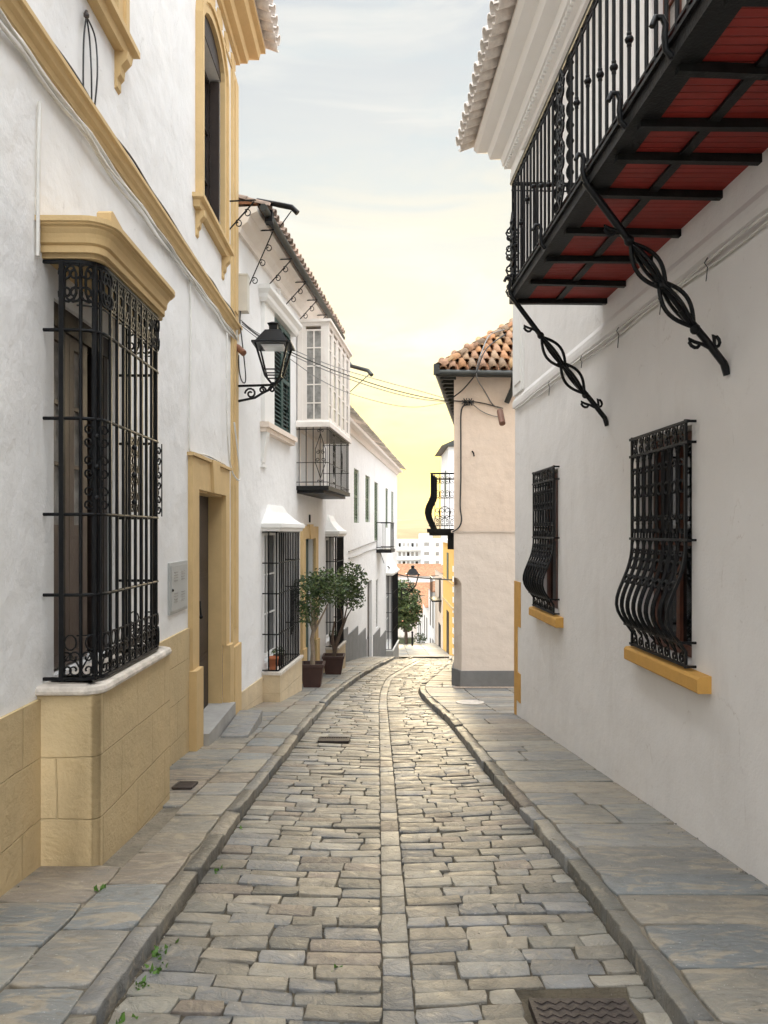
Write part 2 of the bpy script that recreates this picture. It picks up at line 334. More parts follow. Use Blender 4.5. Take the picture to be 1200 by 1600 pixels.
class Wall:
    def __init__(s, x0, slope, side):   # plan line x = x0 + slope*y ; side=+1 street lies to +x
        l = math.hypot(slope, 1); s.d = Vector((slope/l, 1/l)); s.p = Vector((x0, 0)); s.n = Vector((s.d.y, -s.d.x))*side; s.side = side
    def at(s, a, n, z): q = s.p+s.d*a+s.n*n; return Vector((q.x, q.y, z))
    def s_(s, px, n=0):
        k = (px-600)/F; o = s.p+s.n*n; return (k*o.y-o.x)/(s.d.x-k*s.d.y)
    def z_(s, px, py, n=0): a = s.s_(px, n); return (HY-py)/F*s.at(a, n, 0).y
def P(px, py, d): return Vector(((px-600)/F*d, d, (HY-py)/F*d))

def wall_shell(mb, W, s0, s1, z0, z1, ops=(), depth=.22, back=6, top=True, reveal=True):
    ss = sorted({s0, s1, *[o[0] for o in ops], *[o[1] for o in ops]}); zs = sorted({z0, z1, *[o[2] for o in ops], *[o[3] for o in ops]})
    for a, b in zip(ss, ss[1:]):
        for c, d in zip(zs, zs[1:]):
            ms, mz = (a+b)/2, (c+d)/2
            if any(o[0] < ms < o[1] and o[2] < mz < o[3] for o in ops): continue
            mb.add([W.at(a, 0, c), W.at(b, 0, c), W.at(b, 0, d), W.at(a, 0, d)], [(0, 1, 2, 3)])
    for (a, b, c, d) in ops:
        for q in ([(a, c), (a, d)], [(b, c), (b, d)], [(a, c), (b, c)], [(a, d), (b, d)]):
            (p1, p2) = q; mb.add([W.at(p1[0], 0, p1[1]), W.at(p2[0], 0, p2[1]), W.at(p2[0], -depth-.2, p2[1]), W.at(p1[0], -depth-.2, p1[1])], [(0, 1, 2, 3)])
    for a in (s0, s1): mb.add([W.at(a, 0, z0), W.at(a, 0, z1), W.at(a, -back, z1), W.at(a, -back, z0)], [(0, 1, 2, 3)])
    mb.add([W.at(s0, -back, z0), W.at(s1, -back, z0), W.at(s1, -back, z1), W.at(s0, -back, z1)], [(0, 1, 2, 3)])
    if top: mb.add([W.at(s0, 0, z1), W.at(s1, 0, z1), W.at(s1, -back, z1), W.at(s0, -back, z1)], [(0, 1, 2, 3)])

# ------------------------------------------------------------------ iron scroll helpers (2D curves in a plane)
def spiral(cx, cy, r, a0, turns, k=9, inner=.28):
    n = max(6, int(abs(turns)*k)); out = []
    for i in range(n+1):
        t = i/n; rr = r*(1-(1-inner)*t); a = a0+2*PI*turns*t; out.append((cx+rr*math.cos(a), cy+rr*math.sin(a)))
    return out
def c_scroll(x, y, w_, h, flip=1, turns=1.1, k=9):   # a C: two curls opening towards +flip
    r = h*.25
    a = spiral(x, y+h*.25, r, PI/2*0+ (PI if flip > 0 else 0), -flip*turns, k)[::-1]
    b = spiral(x, y-h*.25, r, (PI if flip > 0 else 0), flip*turns, k)
    return a+b
def s_scroll(x, y, h, flip=1, k=9):
    r = h*.25
    a = spiral(x, y+r, r, -PI/2, flip*1.2, k)[::-1]; b = spiral(x, y-r, r, PI/2, flip*1.2, k)
    return a+b[1:]
def curve3(fn, pts): return [fn(a, b) for a, b in pts]
def ellipse(cx, cy, a, b, k=16): return [(cx+a*math.cos(2*PI*i/k), cy+b*math.sin(2*PI*i/k)) for i in range(k+1)]

# ------------------------------------------------------------------ plan lines of the street and ground height
GN = [(-12, -.4), (0, -1.5), (20, -3.54), (24, -4.08), (36, -6.26), (46, -7.75), (60, -9.1), (90, -14), (160, -24)]
def interp(T, d):
    if d <= T[0][0]: return T[0][1]
    for (a, b), (c, e) in zip(T, T[1:]):
        if d <= c: return b+(e-b)*(d-a)/(c-a)
    return T[-1][1]
def G(d): return (interp(GN, d-.8)+interp(GN, d)*2+interp(GN, d+.8))/4
KL = [(-6, -1.0), (2.6, -1.06), (5.7, -1.06), (9.4, -.98), (12.5, -.87), (16, -.55), (20.8, .10), (24, .36), (36, 1.05), (44, 1.9), (60, 5)]
KR = [(-6, 1.2), (2.6, 1.11), (4.6, 1.09), (6.1, 1.0), (10, .87), (12, .70), (13.2, .62), (14.2, .68), (16, 1.02), (20, 1.75), (30, 2.7), (44, 3.9), (60, 7.3)]
KC = [(-6, .05), (2.6, .06), (8, .02), (12.2, -.02), (14, .0), (16.5, .12), (20, .72), (25, 1.35), (36, 2.3), (44, 3.0), (60, 6)]
def sm(T, d): return sum(interp(T, d+k) for k in (-.6, -.3, 0, .3, .6))/5
L1 = Wall(-1.964, -.0093, 1); L2 = Wall(-3.111, .104, 1); R1 = Wall(2.195, -.0355, -1)
def wallx_l(d): return L1.p.x-.0093*d if d < 10.2 else -3.111+.104*d
def wallx_r(d):
    if d < 10.27: return 2.195-.0355*d
    if d < 13.7: return 4.2
    return 1.31+.088*(d-13.7)

# ------------------------------------------------------------------ the ground
def sheet(fn, us, vs_, mb, smooth=True):
    pts = [fn(u, v) for v in vs_ for u in us]; k = len(us)
    mb.add(pts, [(j*k+i, j*k+i+1, (j+1)*k+i+1, (j+1)*k+i) for j in range(len(vs_)-1) for i in range(k-1)], smooth)
mb = MB()
ys = [-40, -12, 0, 5, 10, 15, 20, 24, 30, 36, 46, 60, 90, 160, 260, 500, 900, 1600, 3000, 6000, 15000]
def gz(d):
    if d < 160: return G(d)-.5
    return interp([(160, -24.5), (260, -34), (500, -40), (1600, -44), (15000, -46)], d)
us = [-9000, -3000, -900, -300, -90, -30, -10, 0, 10, 30, 90, 300, 900, 3000, 9000]
pts = [(u, y, gz(y)) for y in ys for u in us]; k = len(us)
mb.add(pts, [(j*k+i, j*k+i+1, (j+1)*k+i+1, (j+1)*k+i) for j in range(len(ys)-1) for i in range(k-1)], False)
struct(mb, 'ground', 'ground')

STONES = [(.30, .295, .275), (.265, .265, .262), (.33, .295, .24), (.24, .242, .24), (.37, .34, .285), (.29, .245, .205), (.27, .26, .225), (.225, .23, .23), (.41, .38, .32), (.33, .305, .255), (.30, .285, .25), (.34, .305, .245)]
rs = random.Random(11)
def stone_col(b=1.0):
    c = rs.choice(STONES); k = rs.uniform(.48, .95)*b; return (c[0]*k, c[1]*k, c[2]*k)
def block(mb, P4, h, drop=.035, bev=.012, col=None, segs=(3, 2), rough=.004, dip=0):
    # P4 (x,y) corners ccw + z function; rounded irregular top
    (a, b, c, d), zf = P4
    a, b, c, d = [Vector(q) for q in (a, b, c, d)]
    cen = (a+b+c+d)/4
    nu, nv = segs; grid = []
    tilt = (rs.uniform(-rough, rough), rs.uniform(-rough, rough))
    rad = min((b-a).length, (d-a).length)
    def pt(u, v, inset):
        q = a*(1-u)*(1-v)+b*u*(1-v)+c*u*v+d*(1-u)*v
        # cut the corners
        cu = abs(u-.5)*2; cv = abs(v-.5)*2
        e = max(0, cu*cv-.8)*rad*.22
        dd = (q-cen); L = dd.length or 1
        return q-dd/L*(inset+e)
    us = [0]+[i/nu for i in range(1, nu)]+[1]; vs_ = [0]+[i/nv for i in range(1, nv)]+[1]
    loop = [(u, 0) for u in us]+[(1, v) for v in vs_[1:]]+[(u, 1) for u in us[::-1][1:]]+[(0, v) for v in vs_[::-1][1:-1]]
    jit = [rs.uniform(-rough, rough)*1.2 for _ in loop]
    rings = []
    for inset, dz in ((0, -drop), (0, -bev*.9), (bev*.45, -bev*.22), (bev*1.3, 0)):
        ring = []
        for (u, v), j in zip(loop, jit):
            q = pt(u, v, inset+j); z = zf(q.x, q.y)+h+dz+tilt[0]*(u-.5)*2+tilt[1]*(v-.5)*2
            ring.append((q.x, q.y, z))
        rings.append(ring)
    n = len(loop); vv = [p for r in rings for p in r]; fs = []
    for r in range(3):
        for i in range(n): fs.append((r*n+i, r*n+(i+1) % n, (r+1)*n+(i+1) % n, (r+1)*n+i))
    ctr = (cen.x, cen.y, zf(cen.x, cen.y)+h+rs.uniform(0, rough)); vv.append(ctr); ci = len(vv)-1
    for i in range(n): fs.append((3*n+i, 3*n+(i+1) % n, ci))
    mb.add(vv, fs, True, col)
def road_z(x, d):
    xc = sm(KC, d); return G(d)-.108+.032*min(1, abs(x-xc)/1.0)**1.3+.010*noise.noise(Vector((x*1.7, d*1.1, 3)))
# mortar base under the setts
mb = MB(); ds = [-5+.15*i for i in range(0, 316)]
for d0, d1 in zip(ds, ds[1:]):
    pass
k = 25
pts = []
for d in ds:
    xl, xr = sm(KL, d)-.15, sm(KR, d)+.15
    for i in range(k):
        x = xl+(xr-xl)*i/(k-1); pts.append((x, d, road_z(x, d)-.014))
mb.add(pts, [(j*k+i, j*k+i+1, (j+1)*k+i+1, (j+1)*k+i) for j in range(len(ds)-1) for i in range(k-1)], True)
struct(mb, 'road_bed', 'mortar')
mb = MB()
HOLES = [(.57, .98, 2.50, 2.97), (-.77, -.42, 8.62, 8.92)]   # manhole cover and drain: x0,x1,y0,y1
def fill_row(x0, x1, dfun, h0, h1, lo, hi, mb, cap=1.0):
    hs = [H for H in HOLES if H[2]-.01 < h1 and h0 < H[3]+.01 and H[0] < x1 and H[1] > x0]
    if hs and not cap == 2:
        H = hs[0]
        if H[0]-x0 > .06: fill_row(x0, H[0]-.012, dfun, h0, h1, lo, hi, mb, 2)
        if x1-H[1] > .06: fill_row(H[1]+.012, x1, dfun, h0, h1, lo, hi, mb, 2)
        return
    x = x0
    while x < x1-.02:
        L = rs.uniform(lo, hi)
        if x1-(x+L) < lo*.55: L = x1-x
        g = rs.uniform(.0008, .0042)
        a, b = x+g, x+L-g
        w1, w2 = rs.uniform(-.008, .008), rs.uniform(-.008, .008)
        ya0, yb0, ya1, yb1 = dfun(a, h0)+rs.uniform(.0, .005), dfun(b, h0)+rs.uniform(.0, .005), dfun(a, h1)-rs.uniform(.0, .005), dfun(b, h1)-rs.uniform(.0, .005)
        xm, ym = (a+b)/2, (ya0+yb1)/2
        if True:
            near = ym < 14
            q = [(a+w1, ya0), (b+w2, yb0), (b-w2, yb1), (a-w1, ya1)]
            sunk = ym < 3.35 and xm > .15
            block(mb, (q, road_z), rs.uniform(-.004, .005)-(.004 if sunk else 0), bev=.0042 if near else .005, col=stone_col(), segs=(3, 2) if near else (2, 1), rough=.004 if near else .003)
        x += L
d = 1.2
while d < 42:
    h = rs.uniform(.105, .15) if d < 20 else rs.uniform(.13, .18)
    xl, xc, xr = sm(KL, d), sm(KC, d), sm(KR, d)
    slope = max(-.5, min(.5, (sm(KC, d+.5)-sm(KC, d-.5))))
    ph = rs.uniform(0, 9)
    def dfun(x, t, slope=slope, ph=ph, xc=xc): return t-slope*(x-xc)+.012*math.sin(x*4+ph)
    fill_row(xl+.008, xc-.066, dfun, d, d+h, .19, .34, mb)
    ph2 = .5*h
    fill_row(xc+.066, xr-.008, dfun, d+ph2*0, d+h, .19, .33, mb)
    d += h
# centre line of larger stones
d = 1.2
while d < 42:
    h = rs.uniform(.15, .34); s0, s1 = sm(KC, d), sm(KC, d+h)
    q = [(s0-.064, d+.006), (s0+.064, d+.006), (s1+.064, d+h-.006), (s1-.064, d+h-.006)]
    block(mb, (q, road_z), .000, bev=.004, col=stone_col(1.15), rough=.0025); d += h
struct(mb, 'road', 'stone')
# kerbs
def kerb(T, off0, off1, name):
    mb = MB(); d = 1.0
    while d < 41.5:
        L = rs.uniform(.35, .8); e = d+L
        ww = rs.uniform(-.012, .012)
        xa0, xa1, xb0, xb1 = sm(T, d)+off0, sm(T, d)+off1, sm(T, e)+off0, sm(T, e)+off1
        q = [(min(xa0, xa1)+ww, d+.004), (max(xa0, xa1)+ww, d+.004), (max(xb0, xb1)+ww, e-.004), (min(xb0, xb1)+ww, e-.004)]
        block(mb, (q, lambda x, y: G(y)), rs.uniform(-.012, .006), drop=.2, bev=.012, col=stone_col(.80), segs=(1, 7), rough=.009); d = e
    return struct(mb, name, 'stone')
kerb(KL, -.10, 0, 'kerb_left'); kerb(KR, 0, .10, 'kerb_right')
# pavements: bed sheet + flagstones
def pavement(name, xa, xb, cols, d0, d1, lo, hi, skip=None, colb=1.0):
    ka = .08 if 'right' in name or 'corner' in name else 0; kb = .08 if 'left' in name else 0
    mb = MB(); ds = [d0+.25*i for i in range(int((d1-d0)/.25)+2)]; pts = []
    for d in ds:
        a, b = xa(d), xb(d)
        a -= ka; b += kb
        for i in range(5): pts.append((a+(b-a)*i/4, d, G(d)-.016))
    mb.add(pts, [(j*5+i, j*5+i+1, (j+1)*5+i+1, (j+1)*5+i) for j in range(len(ds)-1) for i in range(4)], True)
    struct(mb, name+'_bed', 'mortar2')
    mb = MB()
    for (f0, f1) in cols:
        d = d0+rs.uniform(0, .2)
        while d < d1:
            h = rs.uniform(lo, hi)*(1.0 if d < 12 else 1.3); e = min(d+h, d1)
            def X(d, f): a, b = xa(d), xb(d); return a+(b-a)*f
            sk = rs.uniform(-.02, .02)
            parts_ = [(f0, f1)]
            if (f1-f0) > .8 and rs.random() < .18: m_ = rs.uniform(.35, .65); parts_ = [(f0, m_), (m_, f1)]
            for (g0, g1) in parts_:
                q = [(X(d, g0)+.003, d+.004), (X(d, g1)-.003, d+.004+sk), (X(e, g1)-.003, e-.003+sk), (X(e, g0)+.003, e-.003)]
                if skip and skip((q[0][0]+q[2][0])/2, (d+e)/2): continue
                c = rs.choice([(.265, .28, .28), (.24, .252, .255), (.33, .30, .25), (.285, .28, .255), (.34, .30, .24), (.26, .26, .25), (.31, .265, .215), (.30, .29, .265), (.33, .305, .255)])
                kk = rs.uniform(.66, .96)*colb
                block(mb, (q, lambda x, y: G(y)), rs.uniform(-.003, .004), drop=.02, bev=.007, col=tuple(v*kk for v in c), segs=(4, 3), rough=.003)
            d = e
    struct(mb, name, 'slab')
def in_bay(x, d): return x < -1.72 and 4.3 < d < 5.62
pavement('pavement_left', lambda d: wallx_l(d)-.02, lambda d: max(sm(KL, d)-.103, wallx_l(d)+.05), [(0, .60), (.60, 1)], 1.0, 36.5, .30, .58, in_bay)
pavement('pavement_right', lambda d: sm(KR, d)+.103, lambda d: wallx_r(d)+.02 if d < 10.27 else max(wallx_r(d), sm(KR, d)+.3), [(0, 1)], 1.0, 10.27, .28, .52)
pavement('pavement_corner', lambda d: sm(KR, d)+.103, lambda d: 4.3, [(0, .20), (.20, .42), (.42, .7), (.7, 1)], 10.27, 13.62, .12, .24, None, 1.1)
pavement('pavement_right_lower', lambda d: sm(KR, d)+.103, lambda d: max(wallx_r(d)+.02, sm(KR, d)+.2), [(0, 1)], 13.7, 42, .25, .45, None, 1.25)
mb = MB(); mb.add([(1.28, 13.42, G(13.42)+.008), (4.3, 13.42, G(13.42)+.008), (4.3, 13.72, G(13.72)+.008), (1.28, 13.72, G(13.72)+.008)], [(0, 1, 2, 3)])
struct(mb, 'pebble_strip', 'gravel')

# ------------------------------------------------------------------ generic building details
def barrel_tiles(mb, org, side, down, nrm, nside, ncourse, pitch=.21, course=.34, r=.085, palette=None, seed=1, lower=True, over=.06):
    rr = random.Random(seed); side = side.normalized(); down = down.normalized(); nrm = nrm.normalized()
    K = 7
    def one(c, r0, r1, L, up, col):
        vs_ = []
        for t, r_ in ((0, r0), (1, r1)):
            for th in (0, .014):
                for i in range(K):
                    a = PI*i/(K-1); q = c+down*(L*t)+side*math.cos(a)*(r_-th)+nrm*(math.sin(a)*(r_-th)*up)
                    vs_.append(q)
        fs = []
        for i in range(K-1):
            fs += [(i, i+1, 2*K+i+1, 2*K+i), (K+i, K+i+1, 3*K+i+1, 3*K+i), (i, i+1, K+i+1, K+i), (2*K+i, 2*K+i+1, 3*K+i+1, 3*K+i)]
        mb.add(vs_, fs, True, col)
    for j in range(ncourse):
        for i in range(nside):
            col = rr.choice(palette) if palette else (1, 1, 1)
            if palette: k = rr.uniform(.7, 1.25); col = tuple(v*k for v in col)
            c = org+side*(pitch*i+rr.uniform(-.006, .006))-down*(course*(j+1))+nrm*(.02+.0*j)
            one(c, r*.86, r*1.05, course+over+rr.uniform(-.01, .015), 1, col)
            if lower:
                one(c+side*(pitch/2)-nrm*.015+down*(.0), r*.8, r*.95, course+over-.02, -.75, col)
CLAY = [(.33, .17, .075), (.37, .18, .075), (.28, .15, .08), (.26, .17, .10), (.36, .22, .10), (.29, .165, .10), (.34, .16, .07), (.23, .15, .09)]
def rail_path(s0, s1, n, r=.12, k=5):
    pts = [(s0, 0), (s0, n-r)]
    for i in range(1, k+1): a = PI-(PI/2)*i/k; pts.append((s0+r+r*math.cos(a), n-r+r*math.sin(a)))
    for i in range(k+1): a = PI/2-(PI/2)*i/k; pts.append((s1-r+r*math.cos(a), n-r+r*math.sin(a)))
    pts.append((s1, 0)); return pts
def path_pts(path, step, start=0):   # evenly spaced points with tangents along a plan path
    out = []; P_ = [Vector(p) for p in path]; acc = 0; nxt = start
    for a, b in zip(P_, P_[1:]):
        L = (b-a).length
        while nxt <= acc+L+1e-6:
            out.append((a+(b-a)*((nxt-acc)/L), (b-a).normalized())); nxt += step
        acc += L
    return out
def louvre_shutter(W, s0, s1, z0, z1, n, parent, mat, name='shutter', leaves=2, slat=.055):
    for i in range(leaves):
        a = s0+(s1-s0)*i/leaves+.004; b = s0+(s1-s0)*(i+1)/leaves-.004; mb = MB(); fr = min(.06, (b-a)*.16)
        mb.wbox(W, a, a+fr, n-.035, n, z0, z1); mb.wbox(W, b-fr, b, n-.035, n, z0, z1)
        zm = (z0+z1)/2
        for zz0, zz1 in ((z0, z0+fr*1.3), (zm-fr*.6, zm+fr*.6), (z1-fr*1.3, z1)): mb.wbox(W, a+fr, b-fr, n-.034, n-.001, zz0, zz1)
        z = z0+fr*1.3+.01
        while z < z1-fr*1.3-.02:
            if not (zm-fr*.6-slat*.5 < z < zm+fr*.6):
                mb.hexa([W.at(a+fr, n-.03, z+.028), W.at(b-fr, n-.03, z+.028), W.at(b-fr, n-.006, z), W.at(a+fr, n-.006, z),
                         W.at(a+fr, n-.03, z+.038), W.at(b-fr, n-.03, z+.038), W.at(b-fr, n-.006, z+.010), W.at(a+fr, n-.006, z+.010)])
            z += slat
        mb.build(name, mat, parent)
    mb = MB(); mb.wbox(W, s0, s1, n-.09, n-.07, z0, z1); mb.build('window_backing', 'dark', parent)
def glazed(W, s0, s1, z0, z1, n, parent, fmat, pmat='glass', cols=2, rows=3, fw=.045, name='window', lowpanel=0):
    mb = MB(); mb.wbox(W, s0, s0+fw, n-.05, n, z0, z1); mb.wbox(W, s1-fw, s1, n-.05, n, z0, z1)
    mb.wbox(W, s0+fw, s1-fw, n-.05, n-.001, z0, z0+fw); mb.wbox(W, s0+fw, s1-fw, n-.05, n-.001, z1-fw, z1)
    zb = z0+fw
    if lowpanel: mb.wbox(W, s0+fw, s1-fw, n-.04, n-.012, zb, zb+lowpanel); mb.wbox(W, s0+fw, s1-fw, n-.05, n-.002, zb+lowpanel, zb+lowpanel+fw); zb += lowpanel+fw
    for i in range(1, cols): x = s0+(s1-s0)*i/cols; mb.wbox(W, x-fw*.4, x+fw*.4, n-.045, n-.003, zb, z1-fw)
    for j in range(1, rows): z = zb+(z1-fw-zb)*j/rows; mb.wbox(W, s0+fw, s1-fw, n-.04, n-.006, z-.012, z+.012)
    o = mb.build(name, fmat, parent)
    mb = MB(); mb.wbox(W, s0+fw*.5, s1-fw*.5, n-.034, n-.028, zb-.002, z1-fw*.5); mb.build('pane', pmat, o)
    return o
def bay_grille(W, s0, s1, n, z0, z1, rails, parent, r=.12, step=.118, br=.0085, top_scroll=.27, bot_scroll=.26, panels=None, kdet=9, double=True):
    path = rail_path(s0, s1, n, r)
    mb = MB()
    for z in rails: mb.tube([W.at(a, b, z) for a, b in path], .011, 5)
    for z in (z0+.015, z1-.015): mb.tube([W.at(a, b, z) for a, b in path], .014, 4)
    for z in (z0+bot_scroll, z1-top_scroll):
        if z0 < z < z1 and double: mb.tube([W.at(a, b, z) for a, b in path[1:-1]], .006, 4)
    g = mb.build('window_grille', 'iron', parent)
    pp = path_pts(path, step, .10)
    for (q, t) in pp:
        mb = MB(); mb.tube([W.at(q.x, q.y, z0+.01), W.at(q.x, q.y, z1-.01)], br*1.2, 5, cap=False); mb.build('bar', 'iron', g)
    if double:
        for (a, b) in ((s0, .11), (s0+.045, n-.04), (s1-.045, n-.04)):
            mb = MB(); mb.tube([W.at(a, b, z0), W.at(a, b, z1-.005)], .019, 4, cap=False); mb.build('corner_post', 'iron', g)
    ms = MB()
    def mk(q, t): return lambda a, b: W.at(q.x+t.x*a, q.y+t.y*a, b)
    mids = path_pts(path, step, .10+step/2)
    for (q, t) in mids:
        fn = mk(q, t)
        if top_scroll:
            h = top_scroll*.88
            ms.tube(curve3(fn, c_scroll(step*.22, z1-.02-h/2, 0, h, 1, 1.25, kdet)), .0085, 4, False)
            ms.tube(curve3(fn, c_scroll(-step*.22, z1-.02-h/2, 0, h, -1, 1.25, kdet)), .0085, 4, False)
        if bot_scroll:
            h = bot_scroll*.55
            ms.tube(curve3(fn, c_scroll(step*.18, z0+.03+h/2, 0, h, -1, 1.1, kdet)), .0065, 4, False)
            ms.tube(curve3(fn, c_scroll(-step*.18, z0+.03+h/2, 0, h, 1, 1.1, kdet)), .0065, 4, False)
            ms.tube(curve3(fn, ellipse(0, z0+.03+h+.05, step*.30, .045, 10)), .006, 4, False)
            ms.tube(curve3(fn, [(-step*.5, z0+h*.5), (0, z0+h+.02), (step*.5, z0+h*.5)]), .006, 4, False)
    if panels:
        L = sum((Vector(b)-Vector(a)).length for a, b in zip(path, path[1:]))
        for frac in panels[0]:
            q, t = path_pts(path, 1e9, L*frac)[0]; fn = mk(q, t); za, zb = panels[1], panels[2]; H = zb-za
            for u in (.16, .5, .84):
                zc = za+H*u
                for sg in (-1, 1):
                    ms.tube(curve3(fn, c_scroll(sg*.045, zc, 0, H*.26, sg, 1.1, kdet)), .0065, 4, False)
                ms.ball(W.at(q.x, q.y, zc), .02)
            for u in (.33, .67):
                zc = za+H*u; ms.tube(curve3(fn, [(0, zc-H*.15), (.04, zc), (0, zc+H*.15), (-.04, zc), (0, zc-H*.15)]), .0065, 4, False)
            ms.tube(curve3(fn, [(-.09, za), (-.09, zb)]), .005, 4, False); ms.tube(curve3(fn, [(.09, za), (.09, zb)]), .005, 4, False)
    ms.build('scrollwork', 'iron', g)
    return g
def cornice_hood(W, s0, s1, n, z0, h, parent, mat, r=.12, out=.07, name='hood'):
    path = rail_path(s0, s1, n, r, 6)
    prof = [(-.04, z0), (0, z0), (0, z0+h*.12), (.016, z0+h*.13), (.016, z0+h*.30), (.010, z0+h*.32), (.030, z0+h*.36), (.034, z0+h*.48), (.040, z0+h*.58), (out*.62, z0+h*.68), (out*.62, z0+h*.72), (out*.86, z0+h*.76), (out*.84, z0+h*.79), (out, z0+h*.82), (out, z0+h*.95), (out*.7, z0+h), (-.04, z0+h)]
    mb = MB(); mb.sweep(W, path, prof); mb.prism(W, path, z0+.003, z0+h-.004)
    return mb.build(name, mat, parent)

# ================================================================== LEFT HOUSE 1 (ochre trim)
W = L1; S1 = 10.22
H1 = thing('town_house', 'nearest left white house with ochre dado, ochre cornices and a tall grilled bay window', 'house', (-2.0, 5, G(5)))
bayo = (4.47, 5.48, -.88, 1.42); doro = (7.92, 9.33, -3.2, .45)
wB = (W.s_(311), W.s_(344), 3.60, 5.62); wA = (4.45, 5.42, 3.72, 5.55)
mb = MB(); wall_shell(mb, W, -7, S1, -4, 6.75, [bayo, doro, wB, wA], .2, 7); mb.build('wall', 'white', H1)
mb = MB(); mb.wbox(W, -7, 4.25, 0, .022, -4, -.97); mb.wbox(W, 5.75, 7.62, 0, .022, -4, -1.0); mb.build('dado', 'dado', H1)
# bay pedestal with rounded corners and pale sill
pp_ = rail_path(4.25, 5.75, .355, .10, 6)
pq_ = rail_path(4.25, 5.75, .355, .05, 4)
mb = MB(); mb.sweep(W, pq_, [(-.3, -4), (0, -4), (0, -.945), (-.3, -.945)], smooth=False); pdl = mb.build('bay_pedestal', 'dado', H1)
for p in pdl.data.polygons: p.use_smooth = abs(p.normal.z) < .5 and p.area > .01
mb = MB(); pr_ = [(-.34, -.949), (.010, -.949), (.024, -.94), (.026, -.923), (.018, -.903), (0, -.897), (-.34, -.897)]
mb.sweep(W, pp_, pr_); mb.build('sill', 'paleston', H1)
# grille window: door leaves behind the grille
glazed(W, 4.505, 4.80, -.86, 1.275, -.045, H1, 'leafwood', 'glassc', 1, 3, .075, 'glazed_door_leaf', .75)
glazed(W, 4.805, 5.10, -.86, 1.275, -.045, H1, 'leafwood', 'glassc', 1, 3, .075, 'glazed_door_leaf', .75)
mb = MB(); mb.wbox(W, 4.47, 5.48, -.12, -.03, 1.28, 1.42); mb.wbox(W, 5.40, 5.475, -.13, -.04, -.88, 1.28); mb.wbox(W, 4.475, 4.50, -.10, -.02, -.88, 1.28); mb.build('door_frame', 'wood', H1)
mb = MB(); mb.wbox(W, 5.33, 5.40, -.9, -.10, -.86, 1.28); mb.build('open_door_leaf', 'wood', H1)
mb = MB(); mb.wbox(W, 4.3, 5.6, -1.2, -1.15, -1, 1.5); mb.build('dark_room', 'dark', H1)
bay_grille(W, 4.33, 5.60, .325, -.885, 1.60, [1.185, .665, .10, -.375], H1, .13, .118, .0095, .27, .27, ([.17, .5, .83], .11, .65), 10)
hood = cornice_hood(W, 4.31, 5.62, .345, 1.60, .225, H1, 'ochre', .08, .09, 'hood')
mb = MB(); mb.face_prism(W, [(4.36, 1.81), (4.72, 1.81), (4.72, 1.84), (4.42, 1.905), (4.39, 1.91), (4.365, 1.89)], .30, .385); mb.build('hood_crest', 'ochre', H1)
# string course
mb = MB()
prf = [(0, 2.715), (.02, 2.715), (.03, 2.745), (.055, 2.765), (.065, 2.80), (.085, 2.81), (.085, 2.84), (0, 2.86)]
mb.sweep(W, [(-7, 0), (S1+.06, 0)], [(a, b) for a, b in prf]); mb.build('string_course', 'ochre', H1)
# corner pilaster and door surround
mb = MB(); mb.wbox(W, 9.86, S1+.035, -.02, .035, -4, 2.71); mb.wbox(W, 9.86, S1+.035, -.02, .035, 2.87, 6.2); mb.wbox(W, 9.96, S1-.06, .035, .05, -1.3, 2.60); mb.wbox(W, 9.96, S1-.06, .035, .05, 2.98, 6.1)
mb.wbox(W, 9.82, S1+.06, -.02, .07, -4, -1.55); mb.build('corner_pilaster', 'ochre', H1)
mb = MB()
mb.wbox(W, 7.64, 7.92, -.02, .05, -1.45, .78); mb.wbox(W, 9.33, 9.56, -.02, .05, -1.45, .78); mb.wbox(W, 7.92, 9.33, -.02, .05, .45, .78)
mb.wbox(W, 7.60, 7.90, -.02, .10, -4, -1.45); mb.wbox(W, 9.35, 9.60, -.02, .10, -4, -1.45)
mb.face_prism(W, [(8.50, .44), (8.75, .44), (8.82, .82), (8.43, .82)], 0, .085); mb.wbox(W, 7.60, 9.60, 0, .075, .785, .82)
mb.build('door_surround', 'ochre', H1)
mb = MB(); mb.wbox(W, 7.88, 7.94, -.19, .0, -2.4, .45); mb.wbox(W, 9.31, 9.35, -.19, 0, -2.4, .45); mb.wbox(W, 7.9, 9.33, -.19, 0, .43, .46); mb.build('door_reveal', 'ochre', H1)
mb = MB(); mb.wbox(W, 7.95, 9.30, -.22, -.17, -2.35, .43)
for a in (7.99, 8.65):
    for z0, z1 in ((-2.2, -1.5), (-1.4, -.5), (-.4, .35)): mb.wbox(W, a+.04, a+.58, -.172, -.158, z0, z1); mb.wbox(W, a+.09, a+.53, -.160, -.148, z0+.06, z1-.06)
for i in range(7): mb.ball(W.at(8.10, -.148, -2.1+i*.38), .014)
dr = mb.build('door', 'wood', H1)
mb = MB(); mb.tube([W.at(8.58, -.16, -.82), W.at(8.58, -.10, -.82), W.at(8.58, -.09, -.98)], .013, 6); mb.ball(W.at(8.58, -.09, -1.0), .025); mb.build('handle', 'iron', dr)
mb = MB(); mb.wbox(W, 7.90, 9.38, -.4, .16, -4, G(8.6)+.20); mb.build('door_threshold', 'greyd', H1)
mb = MB(); q = [(W.at(8.35, .18, 0).x, 8.35), (W.at(8.35, .50, 0).x, 8.35), (W.at(9.55, .48, 0).x, 9.55), (W.at(9.55, .18, 0).x, 9.55)]
block(mb, (q, lambda x, y: G(8.9)), .09, drop=.3, bev=.012, col=(.25, .25, .245), segs=(3, 4)); mb.build('step', 'slab', H1)
